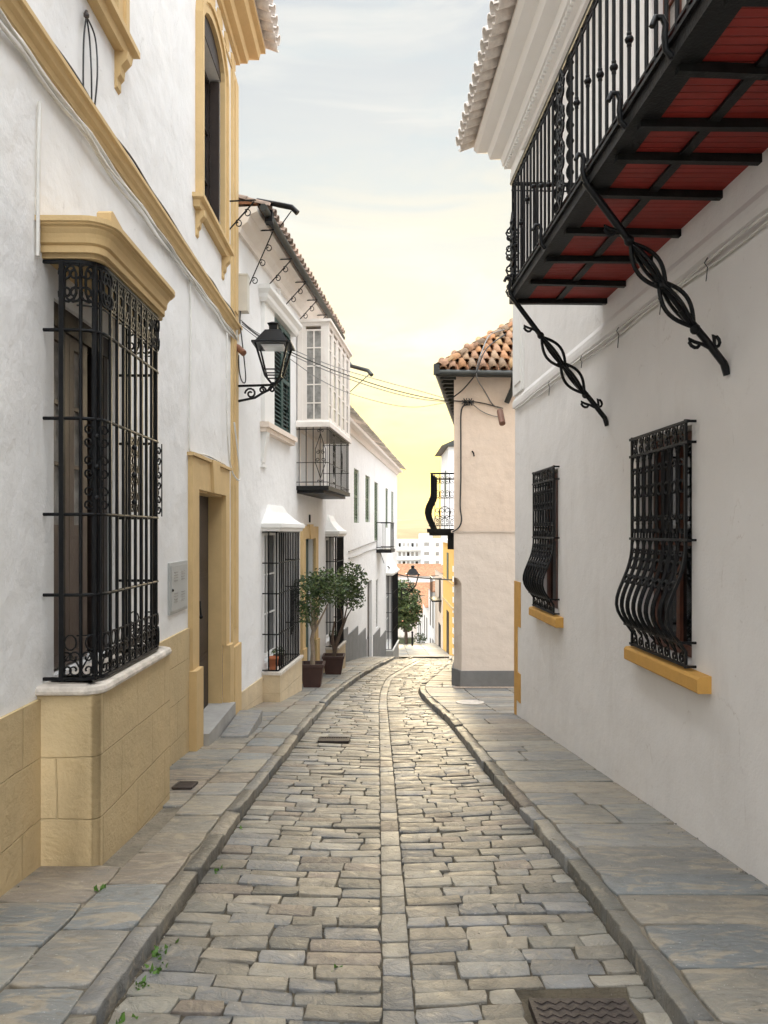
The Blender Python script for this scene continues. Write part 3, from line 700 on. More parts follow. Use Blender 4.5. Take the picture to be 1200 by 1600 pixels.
# upper windows
def upper_window(o, sills, arch=True):
    a, b, c, d = o; n1 = .06
    mb = MB(); fw = .15
    mb.wbox(W, a-fw, a, -.02, n1, c, d); mb.wbox(W, b, b+fw, -.02, n1, c, d)
    mb.wbox(W, a-fw-.02, a-fw+.05, 0, n1+.025, c, d); mb.wbox(W, b+fw-.05, b+fw+.02, 0, n1+.025, c, d)
    m = (a+b)/2; hw = (b-a)/2; ra = .30
    K = 10
    for (r0, r1, w0, w1, nn) in ((0, fw, 0, fw, n1), (fw-.05, fw+.02, fw-.05, fw+.02, n1+.025)):
        pin = [(m-(hw+w0)*math.cos(PI*i/K), d+(ra+r0)*math.sin(PI*i/K)) for i in range(K+1)]; pout = [(m-(hw+w1)*math.cos(PI*i/K), d+(ra+r1)*math.sin(PI*i/K)) for i in range(K+1)]
        for i in range(K): mb.face_prism(W, [pin[i], pin[i+1], pout[i+1], pout[i]], -.02, nn)
    mb.build('window_surround', 'ochre', H1)
    mb = MB()
    mb.face_prism(W, [(m-hw*math.cos(PI*i/K), d+ra*math.sin(PI*i/K)) for i in range(K+1)], .002, .010); mb.build('window_head_panel', 'wood', H1)
    mb = MB(); mb.sweep(W, [(a-fw-.06, 0), (a-fw-.06, .02), (b+fw+.06, .02), (b+fw+.06, 0)], [(-.02, c-.13), (.05, c-.13), (.06, c-.06), (.10, c-.045), (.10, c), (-.02, c+.012)])
    mb.wbox(W, a-fw-.05, b+fw+.05, 0, .04, c-.128, c-.002)
    sl = mb.build('sill', 'ochre', H1)
    mb = MB()
    for q in (a-fw-.02, b+fw-.07):
        mb = MB(); pts = [(.0, c-.13), (.10, c-.13), (.095, c-.19), (.05, c-.24), (.045, c-.30), (.02, c-.33), (.02, c-.39), (0, c-.41)]
        k = len(pts); A = [W.at(q, n_, z) for n_, z in pts]; B = [W.at(q+.09, n_, z) for n_, z in pts]
        mb.add(A+B, [(i, (i+1) % k, k+(i+1) % k, k+i) for i in range(k)]+[tuple(range(k)), tuple(range(k, 2*k))])
        mb.build('sill_corbel', 'ochre', sl)
    gl = glazed(W, a+.01, b-.01, c+.01, d-.01, -.13, H1, 'wood', 'glass', 2, 3, .06, 'window')
    mb = MB(); mb.wbox(W, a+.005, a+.04, -.12, -.01, c+.01, d-.02); mb.build('folded_shutter', 'wood', H1); mb = MB(); mb.wbox(W, b-.04, b-.005, -.12, -.01, c+.01, d-.02); mb.build('folded_shutter', 'wood', H1)
upper_window(wB, None); upper_window(wA, None)
# stucco band of painted panels below the cornice, the cornice itself and its whitewashed tile ends
mb = MB()
s = 3.2
while s < 9.6: 
    mb.sweep(W, [(s, 0), (s+.02, 0)], [(0, 6.1), (.018, 6.1), (.018, 6.2), (0, 6.2)]); s += .5
mb.wbox(W, -7, S1, 0, .02, 6.22, 6.26)
for i in range(26):
    a = 10.0-i*.42
    mb.face_prism(W, [(a-.14, 6.33), (a, 6.27), (a+.14, 6.33), (a+.14, 6.42), (a, 6.48), (a-.14, 6.42)], 0, .014)
mb.build('painted_frieze', 'ochre', H1)
cpath = [(-7, 0), (S1, 0), (S1, -1.5)]
mb = MB(); mb.sweep(W, cpath, [(-.02, 6.50), (.05, 6.50), (.06, 6.56), (.14, 6.58), (.16, 6.68), (.28, 6.72), (.30, 6.84), (.36, 6.86), (.36, 6.93), (-.02, 6.93)]); mb.build('cornice', 'ochre', H1)
mb = MB(); org = W.at(-2.5, -.12, 7.20); dn = (W.at(0, .5, -.16)-W.at(0, 0, 0)); nm = (W.at(0, .16, .5)-W.at(0, 0, 0))
org = W.at(-2.5, .50, 6.99); barrel_tiles(mb, org, W.at(1, 0, 0)-W.at(0, 0, 0), dn, nm, 63, 2, .21, .36)
mb.prism(W, [(-7, .36), (S1+.36, .36), (S1+.36, -3), (-7, -3)], 6.932, 6.96)
mb.build('eave_tiles', 'tilew', H1)
mb = MB(); q = [W.at(-7, .3, 6.96), W.at(S1+.3, .3, 6.96), W.at(S1+.3, -3.5, 8.4), W.at(-7, -3.5, 8.4), W.at(-7, -7, 6.96), W.at(S1+.3, -7, 6.96)]
mb.add(q, [(0, 1, 2, 3), (3, 2, 5, 4), (1, 5, 2), (0, 3, 4)]); mb.build('roof', 'roof_far', H1)

# things fixed on house 1
def mk_cable(pts3, r, mat, label, cat='cable', group=None, name='cable', sag=0, k=5):
    mb = MB(); mb.tube(pts3, r, k); return single(mb, name, mat, label, cat, group)
rb = random.Random(3)
for j, (z, off, r_, mt, lb) in enumerate([(2.66, .03, .014, 'cable_w', 'thick whitewashed cable clipped just under the ochre string course'),
                                       (2.63, .05, .009, 'cable_w', 'thin whitewashed cable looping below the ochre string course'),
                                       (2.60, .03, .011, 'cable_w', 'lowest whitewashed cable under the ochre string course'),
                                       (2.89, .05, .008, 'cable_b', 'black cable lying along the top of the ochre string course')]):
    pts = []; s = -2.0; ph = rb.uniform(0, 6)
    while s < 10.15:
        pts.append(W.at(s, off+.006*math.sin(s*5+ph), z+.010*math.sin(s*6.3+ph)+.012*math.sin(s*2.1+ph*2)-(.0 if j == 3 else .01*(int(s/1.0) % 2)))); s += .12
    mk_cable(pts, r_, mt, lb, 'cable', name='wall_cable')
def wire(pts, r, mat, label, name='cable', cat='cable', group=None, sm_=3):
    P_ = [Vector(p) for p in pts]; out = []
    for i in range(len(P_)-1):
        p0, p1, p2, p3 = P_[max(i-1, 0)], P_[i], P_[i+1], P_[min(i+2, len(P_)-1)]
        for t in [k/(sm_*2) for k in range(sm_*2)]:
            out.append(.5*((2*p1)+(-p0+p2)*t+(2*p0-5*p1+4*p2-p3)*t*t+(-p0+3*p1-3*p2+p3)*t**3))
    out.append(P_[-1]); mb = MB(); mb.tube(out, r, 5); return single(mb, name, mat, label, cat, group)
def wp(W, px, py, n=.02): s = W.s_(px, n); return W.at(s, n, W.z_(px, py, n))
wire([wp(W, 296, 430), wp(W, 298, 500), wp(W, 297, 600), wp(W, 296, 690), wp(W, 300, 706), wp(W, 325, 712), wp(W, 352, 726)], .010, 'cable_w', 'white cable dropping from the string course to the ochre door surround')
wire([wp(W, 62, 160), wp(W, 60, 260), wp(W, 59, 400)], .013, 'cable_w', 'white pipe running down the wall left of the grilled bay window hood', 'wall_pipe', 'pipe')
wire([wp(W, 355, 520, .06), wp(W, 354, 600, .06), wp(W, 356, 690, .06), wp(W, 362, 735, .06), wp(W, 374, 750, .10), wp(W, 373, 720, .09), wp(W, 366, 660, .07)], .012, 'cable_w', 'pale cable running down the ochre corner pilaster, looping at its end')
for a, lb in ((0, 'left thin black wire hanging from the hook high on the white wall'), (1, 'middle thin black wire hanging from the hook high on the white wall'), (2, 'outermost bowed black wire hanging from the hook high on the white wall')):
    wire([wp(W, 135, 25, .03), wp(W, 131+a*9, 60, .03), wp(W, 130+a*13-(4 if a == 2 else 0), 120, .03+.02*a), wp(W, [131, 143, 145][a], [170, 185, 190][a], .03)], .006, 'cable_b', lb)
mb = MB(); mb.tube([wp(W, 135, 18, .0), wp(W, 135, 22, .05)], .012, 6); mb.ball(wp(W, 135, 24, .05), .02); single(mb, 'cable_hook', 'rusty', 'small rusty hook holding hanging wires high on the white wall', 'hook')
mb = MB(); a, b = W.s_(262), W.s_(290); mb.wbox(W, a, b, 0, .02, -.79, -.30); mb.wbox(W, a+.03, b-.03, .02, .028, -.76, -.33)
mc = thing('meter_cabinet', 'grey metal meter cabinet with vent slots set in the white wall left of the door', 'meter cabinet', W.at((a+b)/2, 0, -.79)); mb.build('door_panel', 'cabinet', mc)
mb = MB()
for (u, v) in ((.28, .75), (.68, .75), (.28, .28), (.68, .28)):
    for k in range(4): z = -.76+.43*v+.026*k-.04; x = a+(b-a)*u; mb.wbox(W, x-.055, x+.055, .028, .034, z, z+.007)
mb.build('vent_slots', 'greyd', mc)
mb = MB(); mb.ball(W.at(a+.06, .03, -.56), .014); mb.build('lock', 'iron', mc)

# lantern on the corner
def lantern(loc, sc, label, wallvec, name='street_lamp', arm=.5, parts=True):
    t = thing(name, label, 'street lamp', loc)
    o = Vector(loc); wv = Vector(wallvec).normalized(); up = Vector((0, 0, 1)); sd_ = wv.cross(up)
    def q(a, b, z): return o+wv*(a*sc)+sd_*(b*sc)+up*(z*sc)
    mb = MB(); mb.tube([q(arm+.0, 0, 0), q(0, 0, .02)], .022*sc, 5); mb.tube([q(arm, 0, -.5), q(arm, 0, .1)], .03*sc, 5)
    f = lambda a, z: q(a, 0, z)
    for (cx, cz, r_, a0, tr) in ((arm*.62, -.13, .10, 0, 1.4), (arm*.30, -.07, .06, PI, -1.3), (arm*.05, -.06, .055, 0, 1.3)):
        mb.tube([f(x, z) for x, z in spiral(cx, cz, r_, a0, tr, 12, .2)], .018*sc, 5)
    mb.tube([f(arm*.95, -.26), f(arm*.8, -.24), f(arm*.5, -.20), f(arm*.3, -.12), f(.05, -.05)], .022*sc, 5)
    mb.build('bracket', 'iron', t)
    z0, z1 = .06, .68; rb_, rt = .13, .27
    mb = MB()
    cs = [(1, 1), (1, -1), (-1, -1), (-1, 1)]
    for (x, y) in cs: mb.tube([q(x*rb_, y*rb_, z0+.10), q(x*rt, y*rt, z1)], .022*sc, 4); mb.tube([q(0, 0, z0-.06), q(x*rb_, y*rb_, z0+.10)], .018*sc, 4)
    for i in range(4):
        (x, y), (x2, y2) = cs[i], cs[(i+1) % 4]; mb.tube([q(x*rb_, y*rb_, z0+.10), q(x2*rb_, y2*rb_, z0+.10)], .014*sc, 4); mb.tube([q(x*rb_*1.15, y*rb_*1.15, z0+.20), q(x2*rb_*1.15, y2*rb_*1.15, z0+.20)], .014*sc, 4)
    mb.tube([q(0, 0, 0), q(0, 0, z0)], .05*sc, 6)
    mb.build('lantern_frame', 'iron', t)
    mb = MB(); rr = [(rt+.06, z1), (rt+.06, z1+.03), (rt+.0, z1+.05), (.13, z1+.26), (.07, z1+.28), (.07, z1+.36), (.10, z1+.38), (.03, z1+.42)]
    vs_ = [q(x*r_, y*r_, z) for r_, z in rr for x, y in cs]
    mb.add(vs_, [(i*4+j, i*4+(j+1) % 4, (i+1)*4+(j+1) % 4, (i+1)*4+j) for i in range(len(rr)-1) for j in range(4)]+[(0, 1, 2, 3), tuple(len(vs_)-4+i for i in range(4))])
    mb.build('lantern_roof', 'iron', t)
    mb = MB(); mb.hexa([q(x*rt*.6, y*rt*.6, z1-.045) for x, y in cs]+[q(x*rt*.72, y*rt*.72, z1-.005) for x, y in cs]); mb.build('lamp_diffuser', 'lampglass', t)
    return t
lx = L1.at(S1-.15, .05, 0)
lantern((-1.52, 10.14, 2.0), .80, 'large black lantern on a scrolled iron bracket at the ochre house corner', (-1, 0, 0), arm=.64)
mb = MB(); p0 = P(374, 485, 10.3)
mb.box((-2.03, 10.24, 3.07), (-1.90, 10.40, 3.56)); mb.box((-2.035, 10.235, 3.56), (-1.895, 10.41, 3.585)); single(mb, 'junction_box', 'boxw', 'aged white junction box on the corner above the lantern', 'junction box')
wire([P(376, 486, 10.25), P(375, 505, 10.2), P(378, 530, 10.1), P(384, 590, 10.05), P(379, 597, 10.05), P(374, 580, 10.1), P(373, 555, 10.15)], .009, 'cable_b', 'black cable drooping in a long loop from the junction box beside the lantern')
wire([P(368, 505, 10.1), P(367, 530, 10.1), P(372, 545, 10.1)], .045, 'boxw', 'bunch of pale cables wrapped at the end of the string course', 'cable_bundle', 'cable')
mb = MB(); mb.tube([P(368, 540, 10.1), P(381, 552, 10.0)], .045, 7); single(mb, 'cable_gland', 'brownpipe', 'orange brown cable gland beside the lantern bracket', 'cable gland')

# ================================================================== LEFT HOUSE 2
W = L2; b0, b1 = 10.25, 17.0
H2 = thing('town_house', 'white house behind the lantern with dark gutter and white glazed oriel bay', 'house', tuple(W.at(14, 0, G(14))))
w2 = (W.s_(424), W.s_(450), 1.72, 3.52); g2 = (11.75, 12.95, -2.1, .0); d2 = (W.s_(474), W.s_(490), -4.6, -.15); g2b = (17.1, 18.2, -2.6, -.15)
mb = MB(); wall_shell(mb, W, b0, b1, -6, 4.52, [w2, g2, d2], .2, 7); mb.build('wall', 'white', H2)
mb = MB(); a = b0
mb.wbox(W, b0, 11.62, 0, .02, -6, -2.28); mb.wbox(W, 13.1, 14.25, 0, .02, -6, -2.62); mb.wbox(W, 16.35, 16.98, 0, .02, -6, -2.95); mb.build('dado', 'ped', H2)
# moulded soffit, gutter, brackets, tiles
mb = MB(); mb.sweep(W, [(b0, 0), (b1, 0)], [(0, 4.14), (.05, 4.14), (.07, 4.22), (.16, 4.28), (.20, 4.38), (.30, 4.42), (.30, 4.49), (0, 4.49)]); mb.build('cornice', 'cream_w', H2)
def gutter(W, s0, s1, n, z, parent, r=.065):
    mb = MB(); mb.tube([W.at(s0, n, z), W.at(s1, n, z)], r, 8); g = mb.build('gutter', 'gutter', parent); return g
gt = gutter(W, b0-.05, b1+.1, .40, 4.45, H2, .052)
mb = MB(); a = W.at(b0+.25, .40, 4.43); mb.box((a.x-.05, a.y-.07, a.z-.08), (a.x+.06, a.y+.07, a.z+.10))
mb.tube([a, P(404, 313, 10.3), P(436, 320, 10.2), P(456, 324, 10.15), P(465, 333, 10.15)], .038, 8); mb.tube([P(455, 330, 10.2), P(432, 362, 11.0)], .008, 4); mb.build('rain_spout', 'iron', H2)
mb = MB(); org = W.at(b0+.1, .44, 4.54); dn = W.at(0, .5, -.15)-W.at(0, 0, 0); nm = W.at(0, .15, .5)-W.at(0, 0, 0)
barrel_tiles(mb, W.at(b0+.1, .40, 4.50), W.at(1, 0, 0)-W.at(0, 0, 0), dn, nm, 32, 2, .21, .36, r=.07, palette=[(.40, .30, .24), (.34, .25, .19), (.5, .36, .28)], seed=4); mb.build('roof_tiles', 'tile', H2)
mb = MB(); mb.add([W.at(b0, .3, 4.525), W.at(b1, .3, 4.525), W.at(b1, -3.3, 5.5), W.at(b0, -3.3, 5.5), W.at(b0, -7, 4.525), W.at(b1, -7, 4.525)], [(0, 1, 2, 3), (3, 2, 5, 4), (0, 3, 4), (1, 2, 5)]); mb.build('roof', 'roof_far', H2)
for i, (px, py) in enumerate(((388, 322), (418, 374), (447, 416), (470, 452), (488, 480), (503, 505))):
    s = W.s_(px, .3); mb = MB(); f = lambda a, b, s=s: W.at(s, a, b)
    big = i == 1; L = .85 if big else .42
    mb.tube([f(0, 4.38), f(.40, 4.38)], .011, 4); mb.tube([f(0, 4.38-L), f(.38, 4.36)], .010, 4)
    for u in ((.15, .45, .7) if big else (.3, .62)):
        x, z = .38*u, 4.38-L*(1-u)
        mb.tube(curve3(f, spiral(x+.05, z-.01, .055, PI/2+.6, -1.1, 10, .35)), .008, 4)
    mb.build('gutter_bracket', 'iron', H2)
# shuttered window A with white hood
louvre_shutter(W, w2[0]-.02, w2[1]+.02, w2[2]-.02, w2[3]+.02, .04, H2, 'green', slat=.07)
mb = MB(); a, b = W.s_(412, .06), w2[1]+.16
hp = [(a, 0), (a, .10), (b+.1, .10), (b+.1, 0)]
mb.sweep(W, hp, [(-.06, 3.57), (0, 3.57), (.03, 3.62), (.04, 3.68), (.09, 3.74), (.09, 3.80), (-.06, 3.84)]); mb.wbox(W, a+.03, b+.07, 0, .09, 3.573, 3.83); mb.wbox(W, a+.06, w2[0]-.03, 0, .06, 1.72, 3.57)
m_ = (a+b)/2; mb.face_prism(W, [(m_-.22, 3.83), (m_+.22, 3.83), (m_+.15, 3.93), (m_+.04, 3.98), (m_+.03, 4.08), (m_-.03, 4.08), (m_-.04, 3.98), (m_-.15, 3.93)], 0, .07); mb.build('window_hood', 'trimwhite', H2)
mb = MB(); mb.wbox(W, a, b, 0, .14, 1.62, 1.70); mb.wbox(W, a+.02, b-.02, 0, .10, 1.55, 1.62); mb.build('window_sill', 'peach_lo', H2)
mb = MB()
for q in (a+.06,):
    A = [(.0, 1.55), (.10, 1.55), (.05, 1.25), (.03, 1.08), (.0, 1.05)]; k = 5
    mb.add([W.at(q, x, z) for x, z in A]+[W.at(q+.16, x, z) for x, z in A], [(i, (i+1) % k, k+(i+1) % k, k+i) for i in range(k)]+[tuple(range(k)), tuple(range(k, 2*k))]); mb.wbox(W, q-.02, q+.24, 0, .035, 1.0, 1.05)
mb.build('sill_corbel', 'trimwhite', H2)
# oriel: glazed box over an iron balcony cage
o0, o1, on = W.s_(463), W.s_(547, .62), .62
zb, zt = 2.02, 3.88
mb = MB(); fr = .10
for (s_, n_) in ((o0, on), (o1, on), (o0, .02), (o1, .02)):
    mb.wbox(W, s_-(0 if s_ == o0 else fr), s_+(fr if s_ == o0 else 0), n_-(fr if n_ > .1 else 0), n_+(0 if n_ > .1 else fr), zb, zt)
mb.sweep(W, [(o0, 0), (o0, on), (o1, on), (o1, 0)], [(-.12, zt), (0, zt), (.02, zt+.05), (.05, zt+.07), (.05, zt+.12), (-.12, zt+.13)])
mb.sweep(W, [(o0, 0), (o0, on), (o1, on), (o1, 0)], [(-.10, zb-.05), (.03, zb-.05), (.03, zb+.04), (.0, zb+.08), (-.10, zb+.08)])
mb.prism(W, [(o0+.01, 0), (o0+.01, on-.01), (o1-.01, on-.01), (o1-.01, 0)], zt+.08, zt+.125)
mb.prism(W, [(o0+.01, 0), (o0+.01, on-.01), (o1-.01, on-.01), (o1-.01, 0)], zb-.045, zb-.01)
K = 5
for i in range(1, K): s_ = o0+(o1-o0)*i/K; mb.wbox(W, s_-.05, s_+.05, on-.09, on-.005, zb, zt)
orl = mb.build('oriel', 'cream_w', H2)
class SideW:   # plane across the wall at s, facing the camera
    def __init__(s, W, s0): s.W = W; s.s0 = s0
    def at(s, a, n, z): return s.W.at(s.s0-n, a, z)
sw = SideW(W, o0)
def pane_frame(WW, a, b, z0, z1, n, parent, cols, rows, fw=.05, mat='cream_w', gm='glassc'):
    mb = MB(); mb.wbox(WW, a, a+fw, n-.03, n, z0, z1); mb.wbox(WW, b-fw, b, n-.03, n, z0, z1); mb.wbox(WW, a+fw, b-fw, n-.03, n-.001, z0, z0+fw*1.6); mb.wbox(WW, a+fw, b-fw, n-.03, n-.001, z1-fw, z1)
    for i in range(1, cols): x = a+(b-a)*i/cols; mb.wbox(WW, x-.012, x+.012, n-.025, n-.002, z0, z1)
    for j in range(1, rows): z = z0+(z1-z0)*j/rows; mb.wbox(WW, a+fw, b-fw, n-.025, n-.004, z-.012, z+.012)
    mb.build('window_frame', mat, parent)
    mb = MB(); mb.wbox(WW, a+.02, b-.02, n-.022, n-.016, z0+.02, z1-.02); mb.build('pane', gm, parent)
mb = MB(); mb.wbox(sw, .02+fr, .18, -.07, -.012, zb, zt); mb.wbox(sw, .47, on-fr, -.07, -.012, zb, zt); mb.build('side_panel', 'cream_w', orl)
pane_frame(sw, .17, .50, zb+.06, zt-.06, -.01, orl, 2, 5, .03)
for i in range(K):
    a = o0+(o1-o0)*i/K+.05; b = o0+(o1-o0)*(i+1)/K-.05; pane_frame(W, a, b, zb+.06, zt-.04, on-.02, orl, 1, 5, .06)
# balcony cage below
mb = MB(); mb.prism(W, [(o0, 0), (o0, on), (o1, on), (o1, 0)], .78, .86); mb.prism(W, [(o0+.05, 0), (o0+.05, on-.1), (o1-.05, on-.1), (o1-.05, 0)], .72, .78); bb = mb.build('balcony_floor', 'iron2', H2)
cage = rail_path(o0+.02, o1-.02, on-.02, .02, 1)
for (q, t) in path_pts(cage, .135, .05):
    mb = MB(); mb.tube([W.at(q.x, q.y, .86), W.at(q.x, q.y, zb-.05)], .010, 4); mb.build('bar', 'iron', bb)
mb = MB()
mb.tube([W.at(a, b, 1.3) for a, b in cage], .009, 4); mb.tube([W.at(a, b, .93) for a, b in cage], .010, 4); mb.tube([W.at(a, b, zb-.09) for a, b in cage], .010, 4)
def orn(fn, z0, z1, wd=.1, r=.009):
    H = z1-z0; m = (z0+z1)/2
    for sg in (-1, 1):
        mb.tube(curve3(fn, [(0, z1-H*.1), (wd*.5*sg, z1-H*.25), (wd*sg, m+H*.12), (wd*sg, m)]), r, 4); mb.tube(curve3(fn, [(0, z0+H*.1), (wd*.5*sg, z0+H*.25), (wd*sg, m-H*.12), (wd*sg, m)]), r, 4)
        for zc, fl in ((m+H*.07, 1), (m-H*.07, -1)): mb.tube(curve3(fn, spiral(sg*wd*.5, zc, wd*.42, PI*.5*fl, sg*1.2, 9, .3)), r*.9, 4)
        mb.tube(curve3(fn, spiral(sg*wd*.35, z1-H*.05, wd*.3, 0 if sg < 0 else PI, -sg*1.1, 8, .3)), r*.9, 4); mb.tube(curve3(fn, spiral(sg*wd*.35, z0+H*.05, wd*.3, 0 if sg < 0 else PI, sg*1.1, 8, .3)), r*.9, 4)
mb.build('rail', 'iron', bb)
mb = MB(); orn(lambda a, b: W.at(o0+.02, .46+a, b), .90, 1.95); mb.build('scrollwork', 'iron', bb)
for s_ in (o0+.7, o0+1.6): mb = MB(); orn(lambda a, b: W.at(s_+a, on-.02, b), .90, 1.95); mb.build('scrollwork', 'iron', bb)
glazed(W, o0+.25, o1-.4, .88, 2.0, .02, H2, 'cream_w', 'glassc', 3, 1, .08, 'balcony_door')
# ground floor grille window
def small_bay(W, s0, s1, n, zp, z0, z1, parent, op, hoodm='trimwhite', pedm='ped', rails=None, panels=None, detail=8, hood_h=.5, ts=0):
    mb = MB(); mb.wbox(W, s0-.03, s1+.03, 0, n+.04, zp, z0-.05); mb.build('window_pedestal', pedm, parent)
    mb = MB(); mb.wbox(W, s0-.05, s1+.05, 0, n+.06, z0-.05, z0-.005); mb.build('window_ledge', 'paleston' if pedm == 'ped' else hoodm, parent)
    bay_grille(W, s0, s1, n, z0, z1, rails, parent, .02, .125, .011, ts, 0, panels, detail, False)
    mb = MB(); h = hood_h
    mb.sweep(W, [(s0-.02, 0), (s0-.02, n+.02), (s1+.02, n+.02), (s1+.02, 0)], [(-.05, z1), (.02, z1), (.03, z1+.04), (.06, z1+.06), (.06, z1+.12), (.02, z1+.14), (-.05, z1+.14)])
    A = [(s0-.04, n+.04), (s1+.04, n+.04), (s1+.04, 0), (s0-.04, 0)]; m = (s0+s1)/2
    lv = [(1, z1+.13), (.80, z1+.13+h*.25), (.55, z1+.13+h*.6), (.38, z1+.13+h*.9), (.30, z1+.13+h)]
    vs_ = []
    for k, z in lv: vs_ += [W.at(m+(p[0]-m)*(.35+.65*k), p[1]*k*k if p[1] else 0, z) for p in A]
    mb.add(vs_, [(i*4+j, i*4+(j+1) % 4, (i+1)*4+(j+1) % 4, (i+1)*4+j) for i in range(4) for j in range(4)]+[(16, 17, 18, 19)]); mb.build('hood', hoodm, parent)
    glazed(W, op[0]+.01, op[1]-.01, op[2]+.01, op[3]-.01, -.12, parent, 'trimwhite', 'glass', 2, 3, .06, 'window')
small_bay(W, 11.62, W.s_(468, .25), .25, -4, -2.20, -.0, H2, g2, rails=[-.50, -.98, -1.62], panels=([.62], -1.75, -.95), ts=0, hood_h=.30)
# door 2
mb = MB(); a, b = d2[0], d2[1]; mb.wbox(W, a-.30, a, -.02, .05, -5, .10); mb.wbox(W, b, b+.28, -.02, .05, -5, .10); mb.wbox(W, a, b, -.02, .05, -.15, .10)
m = (a+b)/2; mb.face_prism(W, [(m-.12, -.16), (m+.12, -.16), (m+.17, .14), (m-.17, .14)], 0, .07); mb.wbox(W, a-.32, a+.0, -.02, .08, -5, -2.3); mb.wbox(W, b, b+.30, -.02, .08, -5, -2.3); mb.build('door_surround', 'ochre', H2)
mb = MB(); mb.wbox(W, a+.02, b-.02, -.16, -.11, -4, -.17)
for z0, z1 in ((-2.6, -1.9), (-1.8, -1.0), (-.9, -.3)): mb.wbox(W, a+.12, b-.12, -.11, -.095, z0, z1)
dr = mb.build('door', 'green', H2); mb = MB(); mb.ball(W.at(a+.2, -.08, -1.8), .04); mb.build('handle', 'iron', dr)
mb = MB(); s_ = W.s_(483); mb.wbox(W, s_-.03, s_+.03, 0, .03, .18, .34); mb.build('wall_vent', 'iron', H2)
mb = MB(); a = W.at(W.s_(449), .0, 0); mb.tube([wp(W, 449, 642, 0), wp(W, 449, 642, .10), wp(W, 449, 637, .12)], .015, 5); mb.build('hook', 'iron', H2)

# ================================================================== LEFT HOUSE 3 (far, with grey dado)
c0, c1 = 17.02, 36.2
H3 = thing('town_house', 'long white house farther down the left with grey dado and green shutters', 'house', tuple(W.at(28, 0, G(28))))
wins = [(W.s_(553), W.s_(561), .25, 1.85), (W.s_(571), W.s_(578), .30, 1.85), (W.s_(585), W.s_(591), -.35, 1.80), (W.s_(602.5), W.s_(606.5), .15, 1.80), (W.s_(611.5), W.s_(615), .1, 1.80)]
g3 = (31.0, 33.6, -4.9, -1.9); d3 = (W.s_(574), W.s_(581), -6.6, -1.7); w3 = (W.s_(587.5), W.s_(591), -3.6, -1.8)
mb = MB(); wall_shell(mb, W, c0, c1, -9, 3.0, wins+[g3, d3, w3, g2b], .2, 7); mb.build('wall', 'white', H3)
mb = MB()
mb.sweep(W, [(c0, 0), (c1, 0), (c1, -1)], [(0, 2.72), (.05, 2.72), (.10, 2.85), (.25, 2.88), (.25, 2.97), (0, 2.97)]); mb.build('cornice', 'cream_w', H3)
mb = MB(); barrel_tiles(mb, W.at(c0, .36, 3.01), W.at(1, 0, 0)-W.at(0, 0, 0), W.at(0, .5, -.15)-W.at(0, 0, 0), W.at(0, .15, .5)-W.at(0, 0, 0), 93, 1, .21, .4, r=.06, palette=[(.42, .36, .28), (.36, .32, .26), (.46, .38, .30)], seed=9, lower=False); mb.build('roof_tiles', 'tile', H3)
mb = MB(); mb.add([W.at(c0, .20, 3.02), W.at(c1+.2, .20, 3.02), W.at(c1+.3, -3.5, 4.1), W.at(c0, -3.5, 4.1), W.at(c0, -7, 3.0), W.at(c1, -7, 3.0)], [(0, 1, 2, 3), (3, 2, 5, 4), (0, 3, 4), (1, 2, 5)]); mb.build('roof', 'roof_far', H3)
for o in wins: louvre_shutter(W, o[0], o[1], o[2], o[3], -.05, H3, 'green2', leaves=2, slat=.10)
mb = MB()
for a, b, zt_ in ((18.4, 20.3, -2.62), (20.3, 22.3, -2.85), (22.3, 24.1, -3.15), (24.1, W.s_(572), -3.55), (W.s_(583), 28.4, -3.7), (28.4, 30.6, -4.1)):
    mb.face_prism(W, [(a, -9), (b, -9), (b, zt_), (a, zt_)], 0, .03)
mb.wbox(W, 34.2, c1, 0, .03, -9, -4.9); mb.build('dado', 'grey', H3)
louvre_shutter(W, w3[0], w3[1], w3[2], w3[3], -.05, H3, 'greyd', leaves=1, slat=.12)
mb = MB(); mb.wbox(W, d3[0], d3[1], -.15, -.10, -6.6, -1.7); mb.wbox(W, d3[0]+.15, d3[1]-.15, -.10, -.08, -3.8, -2.0); dr = mb.build('door', 'wood', H3)
mb = MB(); mb.ball(W.at(d3[0]+.3, -.05, -3.6), .06); mb.build('handle', 'iron', dr)
small_bay(W, 30.9, 33.8, .25, -9, -4.95, -1.85, H3, g3, pedm='greyd', rails=[-2.6, -3.4, -4.2], hood_h=.7, detail=6)
small_bay(W, 17.08, W.s_(537, .25), .25, -5, -2.68, -.12, H3, g2b, rails=[-.70, -1.3, -2.1], hood_h=.36)
# far small balcony
a, b = W.s_(588, .0), W.s_(617, .55)
mb = MB(); mb.prism(W, [(a, 0), (a, .55), (b, .55), (b, 0)], -.80, -.68); bb = mb.build('balcony_floor', 'iron2', H3)
cg = rail_path(a+.03, b-.03, .52, .02, 1)
for (q, t) in path_pts(cg, .30, .02):
    mb = MB(); mb.tube([W.at(q.x, q.y, -.68), W.at(q.x, q.y, .30)], .014, 4); mb.build('bar', 'iron', bb)
mb = MB(); mb.tube([W.at(x, y, .32) for x, y in cg], .022, 4); mb.tube([W.at(x, y, -.60) for x, y in cg], .018, 4); mb.build('handrail', 'iron', bb)
wire([wp(W, 545, 862, .03), wp(W, 560, 856, .03), wp(W, 575, 850, .03), wp(W, 588, 846, .03)], .016, 'cable_g', 'upper of two grey cables on the far left house wall under its balcony')
wire([wp(W, 545, 872, .03), wp(W, 560, 868, .03), wp(W, 578, 860, .03), wp(W, 592, 860, .03), wp(W, 600, 880, .03)], .016, 'cable_g', 'lower of two grey cables on the far left house wall under its balcony')
